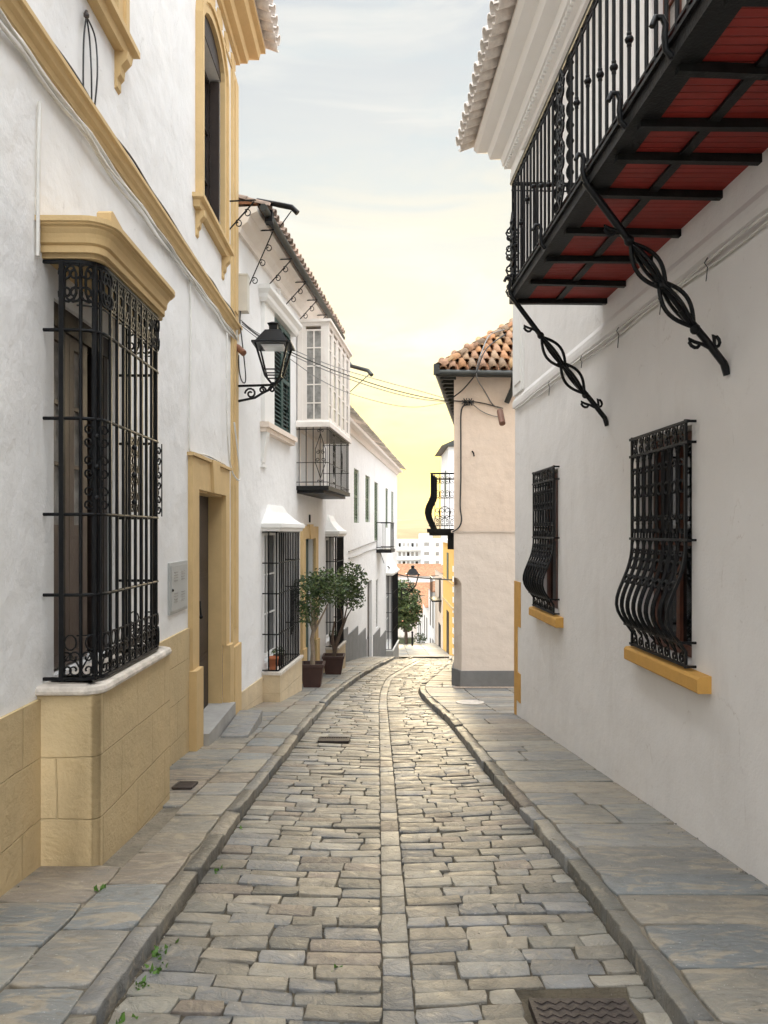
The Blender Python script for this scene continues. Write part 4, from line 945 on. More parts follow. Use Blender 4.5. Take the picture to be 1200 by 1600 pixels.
t = W.at(c1-.4, .45, 0); lantern((t.x+.35, t.y, -2.80), 1.05, 'small black wall lantern hanging at the far end of the left row of houses', (-1, 0, 0), arm=.5)
wire([P(606, 885, 30), P(624, 898, 36.2), P(660, 903, 34), P(706, 906, 30)], .03, 'cable_b', 'black cable spanning the street from the far wall lantern to the peach building')

# ================================================================== RIGHT WHITE HOUSE WITH THE BIG BALCONY
W = R1; S2 = 10.28
HR = thing('town_house', 'right house with long red bottomed iron balcony and two bellied window grilles', 'house', tuple(W.at(6, 0, G(6))))
wr1 = (4.84, 5.72, -.88, .70); wr2 = (8.08, 8.95, -.90, .69); bd = (4.55, 5.5, 2.12, 4.5); bd2 = (2.0, 3.0, 2.12, 4.5)
mb = MB(); wall_shell(mb, W, -7, S2, -4, 5.75, [wr1, wr2, bd, bd2], .16, 4.5); mb.build('wall', 'white_r', HR)
mb = MB(); mb.sweep(W, [(-7, 0), (S2, 0), (S2, -2)], [(0, 1.70), (.028, 1.715), (.032, 1.76), (.03, 1.80), (0, 1.86)]); mb.build('string_course', 'white_r', HR)
mb = MB(); mb.wbox(W, 9.72, S2+.02, -.02, .03, 1.88, 4.9); mb.wbox(W, 9.80, 10.18, .03, .045, 2.0, 4.75); mb.wbox(W, 9.66, S2+.045, -.02, .06, 4.9, 5.0); mb.build('corner_pilaster', 'trimwhite', HR)
mb = MB(); mb.sweep(W, [(-7, 0), (S2, 0), (S2, -3)], [(-.02, 5.02), (.04, 5.02), (.05, 5.08), (.10, 5.10), (.10, 5.15), (.15, 5.16), (.17, 5.28), (.30, 5.33), (.33, 5.45), (.46, 5.50), (.50, 5.56), (.50, 5.60), (-.02, 5.60)]); cn_ = mb.build('cornice', 'trimwhite', HR)
mb = MB(); s = 1.0
while s < S2+.1: mb.wbox(W, s, s+.045, .10, .135, 5.105, 5.148); s += .085
for i in range(20): mb.hexa([W.at(S2+.10, -i*.085, 5.105), W.at(S2+.135, -i*.085, 5.105), W.at(S2+.135, -i*.085-.045, 5.105), W.at(S2+.10, -i*.085-.045, 5.105), W.at(S2+.10, -i*.085, 5.148), W.at(S2+.135, -i*.085, 5.148), W.at(S2+.135, -i*.085-.045, 5.148), W.at(S2+.10, -i*.085-.045, 5.148)])
mb.build('dentils', 'trimwhite', cn_)
mb = MB(); barrel_tiles(mb, W.at(0.2, .66, 5.68), W.at(1, 0, 0)-W.at(0, 0, 0), W.at(0, .5, -.17)-W.at(0, 0, 0), W.at(0, .17, .5)-W.at(0, 0, 0), 51, 2, .212, .36, r=.09, lower=True)
mb.prism(W, [(-7, .5), (S2+.5, .5), (S2+.5, -3), (-7, -3)], 5.603, 5.64)
# end eave round the corner
barrel_tiles(mb, W.at(S2+.66, .30, 5.68), W.at(0, -1, 0)-W.at(0, 0, 0), W.at(.5, 0, -.17)-W.at(0, 0, 0), W.at(.17, 0, .5)-W.at(0, 0, 0), 14, 2, .212, .36, r=.09)
mb.build('eave_tiles', 'tilew', HR)
mb = MB(); mb.add([W.at(-7, .45, 5.7), W.at(S2+.45, .45, 5.7), W.at(S2-2, -2.2, 6.6), W.at(-7, -2.2, 6.6), W.at(-7, -4.5, 5.7), W.at(S2+.45, -4.5, 5.7)], [(0, 1, 2, 3), (3, 2, 5, 4), (0, 3, 4), (1, 2, 5)]); mb.build('roof', 'roof_far', HR)
# ochre corner quoins, toothed
mb = MB()
for z0, z1, wd in ((-1.30, -.69, .36), (-1.93, -1.30, .17), (-2.32, -1.93, .36), (-4, -2.32, .10)):
    mb.face_prism(W, [(S2-wd, z0), (S2+.012, z0), (S2+.012, z1), (S2-wd, z1)], -.06, .012)
    mb.add([W.at(S2+.012, .012, z0), W.at(S2+.012, -wd*1.2, z0), W.at(S2+.012, -wd*1.2, z1), W.at(S2+.012, .012, z1)], [(0, 1, 2, 3)])
mb.build('corner_quoins', 'ochre_o', HR)
# bellied grilles
def belly(W, s0, s1, z0, z1, parent):
    H = z1-z0
    def prof(z):   # how far the grille stands off the wall
        u = (z-z0)/H
        if u > .50: return .055
        t = (.50-u)/.50
        if t > .86: return .055
        return .055+.125*math.sin(PI*(t/.86)**1.8)**1.2
    fn = lambda a, z: W.at(a, prof(z), z)
    mb = MB()
    rails_ = [z0+.015, z0+.17, z0+H*.515, z1-.15, z1-.015]
    for z in rails_: mb.tube([W.at(s0-.04, prof(z), z), W.at(s1+.04, prof(z), z)], .013, 4)
    for z in (z0+.015, z0+.17, z0+H*.515, z1-.15, z1-.015):
        for s_ in (s0-.03, s1+.03): mb.tube([W.at(s_, 0, z), W.at(s_, prof(z), z)], .011, 4)
    for s_ in (s0, s1): mb.tube([fn(s_, z0+H*i/30) for i in range(31)], .013, 4)
    g = mb.build('window_grille', 'iron', parent)
    nb = 8; st = (s1-s0)/nb
    def oval(cx, za, zb, hw, r_, mb):
        m, K = (za+zb)/2, 9; pts = []
        for i in range(K+1): a = PI*i/K; pts.append((cx+hw*math.cos(a), zb-hw*1.3+hw*1.3*math.sin(a)))
        for i in range(1, 6): pts.append((cx-hw, zb-hw*1.3-(zb-za-2.6*hw)*i/6))
        for i in range(K+1): a = PI+PI*i/K; pts.append((cx+hw*math.cos(a), za+hw*1.3+hw*1.3*math.sin(a)))
        for i in range(1, 7): pts.append((cx+hw, za+hw*1.3+(zb-za-2.6*hw)*i/6))
        mb.tube([fn(a, b) for a, b in pts], r_, 5, False)
    for i in range(nb):
        cx = s0+st*(i+.5); mb = MB()
        za, zb_ = z0+H*.515, z1-.15; h = zb_-za
        oval(cx, za+h*.22, za+h*.62, st*.40, .010, mb); oval(cx, za+h*.50, za+h*.84, st*.34, .0095, mb); oval(cx, za+h*.07, za+h*.26, st*.36, .0075, mb); oval(cx, zb_-h*.22, zb_-h*.01, st*.40, .0075, mb)
        mb.tube([fn(cx, za), fn(cx, za+h*.12)], .008, 4)
        za, zb_ = z0+.17, z0+H*.515; h = zb_-za
        oval(cx, za+.01, za+h*.58, st*.40, .0115, mb); oval(cx, za+h*.50, za+h*.78, st*.40, .010, mb); oval(cx, za+h*.66, za+h*.88, st*.30, .008, mb); oval(cx, za+h*.84, zb_-.005, st*.40, .007, mb)
        mb.build('oval_bar', 'iron', g)
    for i in range(1, nb):
        mb = MB(); s_ = s0+st*i
        mb.tube([fn(s_, z0+.17+(z1-.15-z0-.17)*k/24) for k in range(25)], .0095, 5, False); z = z0+.17
        for u in (.24, .33, .585, .76, .88): mb.ball(fn(s_, z0+H*u), .017, k=6, m=4)
        mb.build('bar', 'iron', g)
    mb = MB()
    for i in range(nb):
        cx = s0+st*(i+.5)
        for (za, zb_) in ((z1-.15, z1-.015), (z0+.015, z0+.17)):
            m = (za+zb_)/2; mb.tube([fn(a, b) for a, b in s_scroll(cx, m, (zb_-za)*.92, 1 if i % 2 else -1, 9)], .0075, 4, False)
            mb.tube([fn(cx-st*.5, za), fn(cx-st*.28, m), fn(cx-st*.5, zb_)], .006, 4, False)
    mb.build('scrollwork', 'iron', g)
for o, (sa, sb) in ((wr1, (4.57, 5.83)), (wr2, (7.86, 9.08))):
    belly(W, o[0]-.03, o[1]+.03, o[2]-.015, o[3]+.03, HR)
    glazed(W, o[0]+.01, o[1]-.01, o[2]+.01, o[3]-.01, -.10, HR, 'woodr', 'glass', 2, 2, .07, 'window')
    mb = MB(); z = o[2]-.03
    k = 6; A = [(-.02, z-.10), (.085, z-.10), (.09, z-.09), (.09, z-.015), (.075, z), (-.02, z+.01)]
    mb.add([W.at(sa, n_, q) for n_, q in A]+[W.at(sb, n_, q) for n_, q in A], [(i, (i+1) % k, k+(i+1) % k, k+i) for i in range(k)]+[tuple(range(k)), tuple(range(k, 2*k))]); mb.build('sill', 'ochre_o', HR)
# the big balcony
B0, B1, BN, BZ = 1.2, 6.62, .84, 2.04
mb = MB(); mb.prism(W, [(B0, 0), (B1-.02, 0), (B1-.02, BN-.02), (B0, BN-.02)], BZ+.012, BZ+.04); deck = mb.build('balcony_deck', 'red', HR)
mb = MB(); mb.wbox(W, B0, B1, BN-.045, BN, BZ-.01, BZ+.10); mb.wbox(W, B1-.045, B1, 0, BN-.045, BZ-.01, BZ+.10); mb.wbox(W, B0, B1, BN, BN+.018, BZ+.055, BZ+.075)
mb.wbox(W, B0, B1-.045, BN-.14, BN-.046, BZ, BZ+.010); mb.build('edge_frame', 'iron2', deck)
s = B1-.02; k = 0
for s in [6.50, 6.05, 5.50, 5.02, 4.45, 4.02, 3.68, 3.28, 2.8, 2.3, 1.8]:
    mb = MB(); tw = .03*math.sin(s*7); mb.hexa([W.at(s-.022, 0, BZ-.035), W.at(s+.022, 0, BZ-.035), W.at(s+.022+tw, BN-.046, BZ-.035), W.at(s-.022+tw, BN-.046, BZ-.035), W.at(s-.022, 0, BZ+.010), W.at(s+.022, 0, BZ+.010), W.at(s+.022+tw, BN-.046, BZ+.010), W.at(s-.022+tw, BN-.046, BZ+.010)]); mb.build('cross_beam', 'iron2', deck)
mb = MB(); mb.wbox(W, B0, B1-.05, .40, .455, BZ-.008, BZ+.009); mb.build('long_beam', 'iron2', deck)
def brace(s_, sc=1.0):
    mb = MB(); p = Vector((0.0, .93)); q = Vector((BN, BZ-BZ+2.03)); d_ = (q-p).normalized(); nn = Vector((-d_.y, d_.x)); L = (q-p).length
    def f(t, o=0, so=0): v = p+d_*(t*L)+nn*o; return W.at(s_+so, v.x, v.y)
    mb.tube([f(0, -.01), f(.05, .015), f(.18, .012), f(.34, 0)], .022, 6); mb.tube([f(.34, 0), f(.72, 0)], .016, 5); mb.tube([f(.72), f(1.02)], .022, 6)
    for (t0, t1) in ((.25, .50), (.45, .70)):
        for sg in (-1, 1):
            K = 12; w_ = .075
            mb.tube([f(t0+(t1-t0)*i/K, sg*w_*math.sin(PI*i/K)) for i in range(K+1)], .013, 5); mb.tube([f(t0+(t1-t0)*i/K, 0, sg*w_*.75*math.sin(PI*i/K)) for i in range(K+1)], .012, 5)
    for t in (.24, .475, .71): mb.ball(f(t), .032, k=8, m=6)
    for t in (.475,): mb.ball(f(t-.02, .03), .02); mb.ball(f(t+.02, -.03), .02)
    g2_ = lambda a, b: f(a, b)
    for t, sg in ((.15, 1), (.80, -1), (.20, -1)):
        pts = [(t-.06, 0), (t-.03, .02*sg), (t, .05*sg)]+[(t+.0+.028*math.cos(a), (.05+.028*math.sin(a))*sg) for a in [k*.6 for k in range(1, 7)]]
        mb.tube([f(a, b) for a, b in pts], .011, 5)
    # hook over the edge of the balcony
    hk = [W.at(s_, BN-.02, BZ-.01), W.at(s_, BN+.025, BZ+.03), W.at(s_, BN+.035, BZ+.09), W.at(s_, BN+.025, BZ+.14), W.at(s_, BN+.035, BZ+.17), W.at(s_, BN+.06, BZ+.175), W.at(s_, BN+.075, BZ+.14)]
    mb.tube(hk, .015, 6); mb.build('brace', 'iron', deck)
for s_ in (6.46, 4.36, 2.2): brace(s_)
for s_ in (5.35, 3.75, 3.2):
    mb = MB(); hk = [W.at(s_, BN+.0, BZ+.0), W.at(s_, BN+.03, BZ+.03), W.at(s_, BN+.035, BZ+.09), W.at(s_, BN+.03, BZ+.14), W.at(s_, BN+.045, BZ+.17), W.at(s_, BN+.075, BZ+.17), W.at(s_, BN+.09, BZ+.13)]; mb.tube(hk, .014, 6); mb.build('hook', 'iron', deck)
RZ = BZ+1.06
mb = MB(); pth = [(B0, BN-.02), (B1-.02, BN-.02), (B1-.02, 0)]
mb.tube([W.at(a, b, RZ) for a, b in pth], .02, 6); mb.tube([W.at(a, b, RZ-.06) for a, b in pth], .008, 4); mb.tube([W.at(a, b, BZ+.15) for a, b in pth], .010, 4); mb.build('handrail', 'iron', deck)
def baluster(q, kz):
    mb = MB(); mb.tube([W.at(q.x, q.y, BZ+.09), W.at(q.x, q.y, RZ)], .0105, 5, False)
    if kz is not None:
        a = W.at(q.x, q.y, kz); mb.ball(a, .024, k=8, m=4, sq=(1, 1, .8)); mb.ball(a+Vector((0, 0, .028)), .015, k=6, m=3); mb.ball(a-Vector((0, 0, .028)), .015, k=6, m=3)
    mb.build('baluster', 'iron', deck)
def twisted(q, r=.02):
    mb = MB(); K = 60; vs_ = []
    for i in range(K+1):
        z = BZ+.09+(RZ-BZ-.09)*i/K; a = i*.5
        for k in range(4): an = a+PI/2*k; rr = r if k % 2 else r*.35; vs_.append(W.at(q[0]+math.cos(an)*rr, q[1]+math.sin(an)*rr, z))
    mb.add(vs_, [(i*4+j, i*4+(j+1) % 4, (i+1)*4+(j+1) % 4, (i+1)*4+j) for i in range(K) for j in range(4)], True); mb.build('twisted_baluster', 'iron', deck)
i = 0
for (q, t) in path_pts([(B1-.02, BN-.02), (B0, BN-.02)], .112, .04):
    if any(abs(q.x-c) < .16 for c in (4.95,)): i += 1; continue
    if i in (0,): kz = None
    else: kz = BZ+.55+.30*(1-abs(((i % 12)-6)/6.0))-.15
    baluster(q, kz if i % 2 else None); i += 1
for (q, t) in path_pts([(B1-.02, BN-.12), (B1-.02, .05)], .115, 0): baluster(q, None)
for c in (4.80, 5.10): twisted((c, BN-.02), .027)
twisted((6.50, BN-.02), .02)
mb = MB()
def panel(fn, z0, z1, w_):
    H = z1-z0
    for u, h, fl in ((.14, .16, 1), (.36, .2, -1), (.62, .2, 1), (.86, .16, -1)):
        for sg in (-1, 1): mb.tube(curve3(fn, c_scroll(sg*w_*.5, z0+H*u, 0, H*h, sg, 1.2, 10)), .0085, 4, False)
        mb.ball(fn(0, z0+H*u), .022)
    for sg in (-1, 1): mb.tube(curve3(fn, [(0, z0), (sg*w_, z0+H*.12), (sg*w_*.2, z0+H*.25), (sg*w_, z0+H*.4), (sg*w_*.2, z0+H*.5), (sg*w_, z0+H*.62), (sg*w_*.2, z0+H*.75), (sg*w_, z0+H*.88), (0, z1)]), .0085, 4, False)
panel(lambda a, b: W.at(4.95+a, BN-.02+.02, b), BZ+.12, RZ-.02, .085); mb.build('scrollwork', 'iron', deck)
mb = MB(); panel(lambda a, b: W.at(B1-.0, BN-.03+a, b), BZ+.02, RZ-.35, .06); mb.build('scrollwork', 'iron', deck)
mb = MB(); panel(lambda a, b: W.at(B1-.12+a, BN+.0, b), BZ+.12, RZ-.3, .06); mb.build('scrollwork', 'iron', deck)
for o in (bd, bd2):
    glazed(W, o[0]+.01, (o[0]+o[1])/2, o[2]+.02, o[3]-.01, -.08, HR, 'woodr', 'glassc', 2, 4, .06, 'balcony_door'); glazed(W, (o[0]+o[1])/2, o[1]-.01, o[2]+.02, o[3]-.01, -.08, HR, 'woodr', 'glassc', 2, 4, .06, 'balcony_door')
pts = []; s = -2
while s < 10.2: pts.append(W.at(s, .022+.004*math.sin(s*7), 1.655-.012*math.sin(s*3.1)-.02*abs(math.sin(s*1.3)))); s += .13
mk_cable(pts, .008, 'cable_w', 'whitewashed cable running under the string course of the right house')
pts = []; s = -2
while s < 10.2: pts.append(W.at(s, .03+.004*math.sin(s*5), 1.672-.008*math.sin(s*4.1))); s += .13
mk_cable(pts, .011, 'cable_w', 'thicker whitewashed cable tight against the string course of the right house')
mb = MB()
for s_ in (4.55, 5.25, 6.1, 7.1, 8.3): mb.tube([W.at(s_, .035, 1.69), W.at(s_+.01, .05, 1.66), W.at(s_, .035, 1.63), W.at(s_+.01, .04, 1.55+.03*math.sin(s_*9))], .004, 4)
single(mb, 'cable_ties', 'cable_b', 'thin dark ties fixing the cable under the right string course', 'cable tie')
mb = MB(); mb.tube([P(781, 642, 10.35), P(785, 662, 10.2)], .045, 8); single(mb, 'drain_pipe', 'brownpipe', 'short brown pipe stub poking out past the corner of the right house', 'pipe')

# ================================================================== RIGHT PEACH HOUSE
class FW:      # a wall facing the camera at y = y0 ; s = x, n towards the camera
    def __init__(s, y0): s.y0 = y0
    def at(s, a, n, z): return Vector((a, s.y0-n, z))
HP = thing('town_house', 'tall peach house with clay tiled hip roof beyond the right side alley', 'house', (2.5, 13.7, G(13.7)))
W = FW(13.7); x0, xe = 1.30, 6.2; zt = 2.93
mb = MB(); sl_ = .15
def sx_(y): return x0+sl_*(y-13.7)
mb.add([(x0, 13.68, .0), (xe, 13.68, 0), (xe, 13.68, zt), (x0, 13.68, zt)], [(0, 1, 2, 3)]); mb.add([(x0, 13.68, 0), (sx_(22), 22, 0), (sx_(22), 22, zt), (x0, 13.68, zt)], [(0, 1, 2, 3)])
mb.add([(xe, 13.68, -5), (xe, 13.68, zt), (xe, 22, zt), (xe, 22, -5)], [(0, 1, 2, 3)]); mb.add([(sx_(22), 22, -5), (xe, 22, -5), (xe, 22, zt), (sx_(22), 22, zt)], [(0, 1, 2, 3)])
mb.build('wall', 'peach', HP)
mb = MB()   # lower storey, its street corner cut back below a rounded stop
cz = -1.02; cc = .145
mb.add([(x0+cc, 13.7, -5), (xe, 13.7, -5), (xe, 13.7, cz), (x0+cc, 13.7, cz)], [(0, 1, 2, 3)])
mb.add([(x0, 13.7, cz+.16), (xe, 13.7, cz+.16), (xe, 13.7, -.02), (x0, 13.7, -.02)], [(0, 1, 2, 3)])
K = 8; arc = [(x0+cc*math.sin(PI/2*i/K), cz+.16*math.cos(PI/2*i/K)) for i in range(K+1)]
mb.add([(x, 13.7, z) for x, z in arc]+[(xe, 13.7, cz), (xe, 13.7, cz+.16)], [tuple(range(K+3))])
mb.add([(x0+cc, 13.7, -5), (x0+cc, 13.7, cz), (x0+.03, 14.0, cz), (x0+.03, 14.0, -5)], [(0, 1, 2, 3)])
for i in range(K): (xa, za), (xb, zb2) = arc[i], arc[i+1]; mb.add([(xa, 13.7, za), (xb, 13.7, zb2), (xb*.3+(x0+.03)*.7, 13.95, zb2-.03), (xa*.3+(x0+.03)*.7, 13.95, za-.03)], [(0, 1, 2, 3)], True)
mb.add([(x0, 13.7, cz), (x0, 13.7, -.02), (sx_(14.05), 14.05, -.02), (sx_(14.05), 14.05, cz)], [(0, 1, 2, 3)]); mb.add([(sx_(14), 14.0, -5), (sx_(22), 22, -5), (sx_(22), 22, -.02), (sx_(14), 14.0, -.02)], [(0, 1, 2, 3)])
mb.sweep(W, [(x0-.01, -.3), (x0-.01, .0), (xe, .0)], [(-.03, -.03), (.012, -.03), (.018, -.01), (.012, .012), (-.03, .018)])
mb.build('lower_wall', 'peach_lo', HP)
mb = MB(); mb.prism(W, [(x0+cc-.025, .022), (x0-.015, -.30), (sx_(22)-.015, -8.3), (sx_(22)+.1, -8.3), (x0+cc+.1, -.1), (xe, -.1), (xe, .022)], -5, G(13.7)+.30); mb.build('plinth', 'grey', HP)
er = .75; e0x, e0y = 1.02, 13.40
dnv = Vector((0, -1, -er)).normalized(); nmv = Vector((0, -er, 1)).normalized(); course = .33
mb = MB()
for j in range(7):
    run = course*j*.8; xs = e0x+run*1.0+.05; n = int((5.4-xs)/.185)
    barrel_tiles(mb, Vector((xs, e0y, 2.95))-dnv*(course*j), Vector((1, 0, 0)), dnv, nmv, n, 1, .185, course, palette=CLAY, seed=20+j, r=.075)
# hip caps and left slope
hv = Vector((1, 1, er)).normalized()
rr = random.Random(5)
for j in range(9):
    c = Vector((e0x+.02, e0y+.0, 2.98))+hv*(j*.30); k = rr.uniform(.7, 1.2); cl_ = rr.choice(CLAY)
    sidev = Vector((1, -1, 0)).normalized(); nn_ = Vector((-.3, -.3, 1)).normalized()
    barrel_tiles(mb, c+sidev*0, sidev, -hv, nn_, 1, 1, .2, .30, palette=[tuple(v*k for v in cl_)], seed=j, r=.095, lower=False)
for j in range(6):
    run = course*j*.8; y_ = e0y+run
    barrel_tiles(mb, Vector((e0x+run+.1*sl_, y_+.1, 2.95+run*er)), Vector((sl_, 1, 0)), Vector((-1, 0, -er)).normalized(), Vector((-er, 0, 1)).normalized(), int((22-y_)/.215)-j, 1, .215, course, palette=CLAY, seed=60+j)
mb.build('roof_tiles', 'tile', HP)
mb = MB(); zr = 2.94; rx = 1.9
mb.add([(e0x, e0y, zr), (xe, e0y, zr), (xe, e0y+rx, zr+rx*er), (e0x+rx, e0y+rx, zr+rx*er), (e0x+sl_*8.6, 22, zr), (e0x+rx+sl_*6, 22, zr+rx*er), (xe, 22, zr+rx*er)], [(0, 1, 2, 3), (0, 3, 5, 4), (3, 2, 6, 5)]); mb.build('roof', 'roof_far', HP)
mb = MB(); mb.box((e0x+.03, e0y+.02, 2.895), (xe, 13.68, 2.93)); mb.add([(e0x+.03, 13.40, 2.89), (x0+.02, 13.7, 2.89), (sx_(22), 22, 2.89), (e0x+sl_*8.6+.05, 22, 2.89)], [(0, 1, 2, 3)])
for i in range(22): y = 13.55+i*.38; mb.box((sx_(y)-.24, y, 2.80), (sx_(y)+.05, y+.07, 2.885))
mb.build('eave_soffit', 'gutter', HP)
mb = MB(); mb.tube([(e0x-.03, e0y-.06, 2.87), (2.42, e0y-.06, 2.85)], .065, 8); mb.tube([(e0x-.05, e0y-.08, 2.87), (e0x-.05+sl_*8.6, 22, 2.86)], .06, 8); mb.box((e0x-.12, e0y-.13, 2.84), (e0x-.02, e0y, 3.02))
mb.tube([(2.36, e0y-.06, 2.84), (2.36, 13.5, 2.62), (2.27, 13.62, 2.38)], .05, 8); mb.build('gutter', 'gutter', HP)
def pp2(px, py, n=.03): return P(px, py, 13.68-n)
wire([pp2(790, 522), P(760, 545, 13.35), P(745, 580, 13.2), P(738, 592, 13.3), pp2(722, 610), pp2(706, 622)], .012, 'cable_b', 'black cable crossing from the tiled roof over the gutter to the peach wall corner')
wire([P(788, 515, 14.2), P(765, 524, 14), P(752, 552, 13.3), P(745, 575, 13.25), P(746, 592, 13.3), pp2(758, 612), pp2(770, 632), pp2(783, 638)], .011, 'cable_g', 'grey cable hanging over the peach house gutter towards the white corner')
wire([pp2(706, 626), pp2(722, 627), pp2(735, 627), pp2(755, 630), pp2(786, 638)], .010, 'cable_b', 'straight black cable held by two insulators high on the peach wall')
wire([pp2(737, 630), pp2(752, 642), pp2(768, 649), pp2(784, 652)], .007, 'cable_g', 'thin sagging wire between the insulators and the brown pipe stub')
wire([pp2(732, 632), pp2(721, 640), pp2(720, 690), pp2(720, 745), pp2(719, 790), pp2(721, 812), pp2(717, 824), pp2(707, 831)], .014, 'cable_b', 'black cable running down the left part of the peach wall to the balcony')
for px, lb in ((727, 'left knotted black insulator high on the peach wall'), (735, 'right knotted black insulator high on the peach wall')):
    mb = MB(); c = pp2(px, 628, .05)
    for a in range(4): mb.tube([c+Vector((.07*math.cos(a*.8+.4), 0, .07*math.sin(a*.8+.4))), c-Vector((.07*math.cos(a*.8+.4), 0, .07*math.sin(a*.8+.4)))], .012, 4)
    mb.ball(c, .035); single(mb, 'insulator', 'cable_b', lb, 'insulator', 'insulators on the peach wall')
mb = MB(); c = pp2(740, 708, .04); mb.tube([c+Vector((-.02, .04, .04)), c, c+Vector((.01, 0, -.06))], .014, 5); single(mb, 'wall_hook', 'iron', 'small dark hook halfway up the peach wall', 'hook')
# balcony on its street side
y0_, y1_ = 14.9, 16.5; bx = lambda y, n: sx_(y)-n
class SW2:
    def at(s, a, n, z): return Vector((sx_(a)-n, a, z))
W = SW2(); n_ = .57; bz = .05; 
mb = MB(); mb.prism(W, [(y0_, 0), (y0_, n_+.04), (y1_, n_+.04), (y1_, 0)], bz-.08, bz); mb.prism(W, [(y0_+.02, 0), (y0_+.02, n_), (y1_-.02, n_), (y1_-.02, 0)], bz-.14, bz-.08); mb.prism(W, [(y0_+.1, 0), (y0_+.1, .20), (y0_+.35, .20), (y0_+.35, 0)], bz-.42, bz-.14); bb = mb.build('balcony_floor', 'iron2', HP)
def bprof(z): u = (z-bz)/1.12; return n_ + (.12*math.sin(PI*min(1, u/.6))**1.3 if u < .6 else 0)-.04
def bbar(y, r=.010): 
    mb = MB(); mb.tube([W.at(y, bprof(bz+1.12*k/14), bz+1.12*k/14) for k in range(15)], r, 4, False); mb.build('bar', 'iron', bb)
y = y0_
while y < y1_: bbar(y); y += .085
for i in range(5):
    mb = MB(); mb.tube([W.at(y0_, .05+i*.10, bz), W.at(y0_, .05+i*.10, bz+1.12)], .009, 4); mb.build('bar', 'iron', bb)
mb = MB(); mb.tube([W.at(y0_, 0, bz+1.12), W.at(y0_, bprof(bz+1.12), bz+1.12), W.at(y1_, bprof(bz+1.12), bz+1.12), W.at(y1_, 0, bz+1.12)], .018, 5); mb.tube([W.at(y0_, 0, bz+.06), W.at(y0_, n_, bz+.06), W.at(y1_, n_, bz+.06)], .012, 4)
mb.tube([W.at(y0_, 0, bz+.62), W.at(y0_, n_, bz+.62)], .01, 4); mb.build('handrail', 'iron', bb)
mb = MB()
for i in range(4):
    fn = lambda a, b, i=i: W.at(y0_-.005, .10+i*.10+a, b)
    for zc, hh in ((bz+.98, .16), (bz+.70, .16), (bz+.30, .24), (bz+.13, .12)): mb.tube(curve3(fn, c_scroll(0, zc, 0, hh, 1 if i % 2 else -1, 1.1, 8)), .008, 4)
mb.tube(curve3(lambda a, b: W.at(y0_-.01, .25+a, b), ellipse(0, bz+.33, .12, .12, 12)), .010, 4); mb.build('scrollwork', 'iron', bb)

# ================================================================== houses beyond
def far_house(name_lbl, xa, xb, ya, yb, zb, zt_, wallm, roofm, windows=(), rh=1.0, hip='y', ov=.25, cat='house', roof=True, name='town_house'):
    t = thing(name, name_lbl, cat, ((xa+xb)/2, (ya+yb)/2, zb))
    mb = MB(); mb.box((xa, ya, zb), (xb, yb, zt_)); mb.build('wall', wallm, t)
    if roof:
        mb = MB(); a, b, c, d = xa-ov, xb+ov, ya-ov, yb+ov; z = zt_+.02
        if hip == 'y':   # ridge along y
            m = (a+b)/2; mb.add([(a, c, z), (b, c, z), (b, d, z), (a, d, z), (m, c, z+rh), (m, d, z+rh)], [(0, 4, 5, 3), (1, 2, 5, 4), (0, 1, 4), (2, 3, 5), (0, 3, 2, 1)])
        elif hip == 'x':
            m = (c+d)/2; mb.add([(a, c, z), (b, c, z), (b, d, z), (a, d, z), (a, m, z+rh), (b, m, z+rh)], [(0, 1, 5, 4), (2, 3, 4, 5), (0, 4, 3), (1, 2, 5), (0, 3, 2, 1)])
        else: mb.box((a, c, zt_+.003), (b, d, zt_+rh))
        r = mb.build('roof', roofm, t)
    for w_ in windows:
        k, u0, u1, z0, z1 = w_[:5]; mt = w_[5] if len(w_) > 5 else 'glass'; nm_ = w_[6] if len(w_) > 6 else 'window'
        mb = MB()
        if k == 'L': mb.box((xa-.03, u0, z0), (xa+.05, u1, z1))
        else: mb.box((u0, ya-.03, z0), (u1, ya+.05, z1))
        mb.build(nm_, mt, t)
    return t
t = far_house('tall narrow white house with dark eave rising just past the peach house', 5.32, 9, 60.9, 68.5, -15, 7.0, 'white', 'gutter', [('L', 63, 64, 3, 5.2, 'green', 'shutter')], 1.1, 'y', .6)
t = far_house('cream house hidden mostly behind the peach house', 4.3, 9, 22.6, 40, -10, 1.4, 'cream_w', 'roof_far', [('L', 26, 27, -1.5, .3, 'green2', 'shutter')], 1.0, 'y', .12)
YR = [44.2, 52]; gx = 4.17
t = far_house('yellow house with white quoins and pale cornice on the lower right side', gx, 10, 44.2, 52, -11, -.75, 'ye', 'trimwhite', [('L', 47.5, 48.7, -3.2, -1.4, 'green', 'shutter'), ('L', 47.2, 48.8, -8.2, -5.2, 'wood', 'door')], .22, 'flat', .18)
mb = MB()
for i in range(9): z = -7.4+i*.62; mb.box((gx-.02, 44.17, z), (gx+.30, 44.6, z+.34))
mb.build('quoins', 'trimwhite', t)
mb = MB(); mb.box((gx-.05, 44.14, -4.75), (10.02, 52.0, -4.6)); mb.box((gx-.05, 44.14, -3.25), (10.02, 52.0, -3.15)); mb.build('string_course', 'ochre', t)
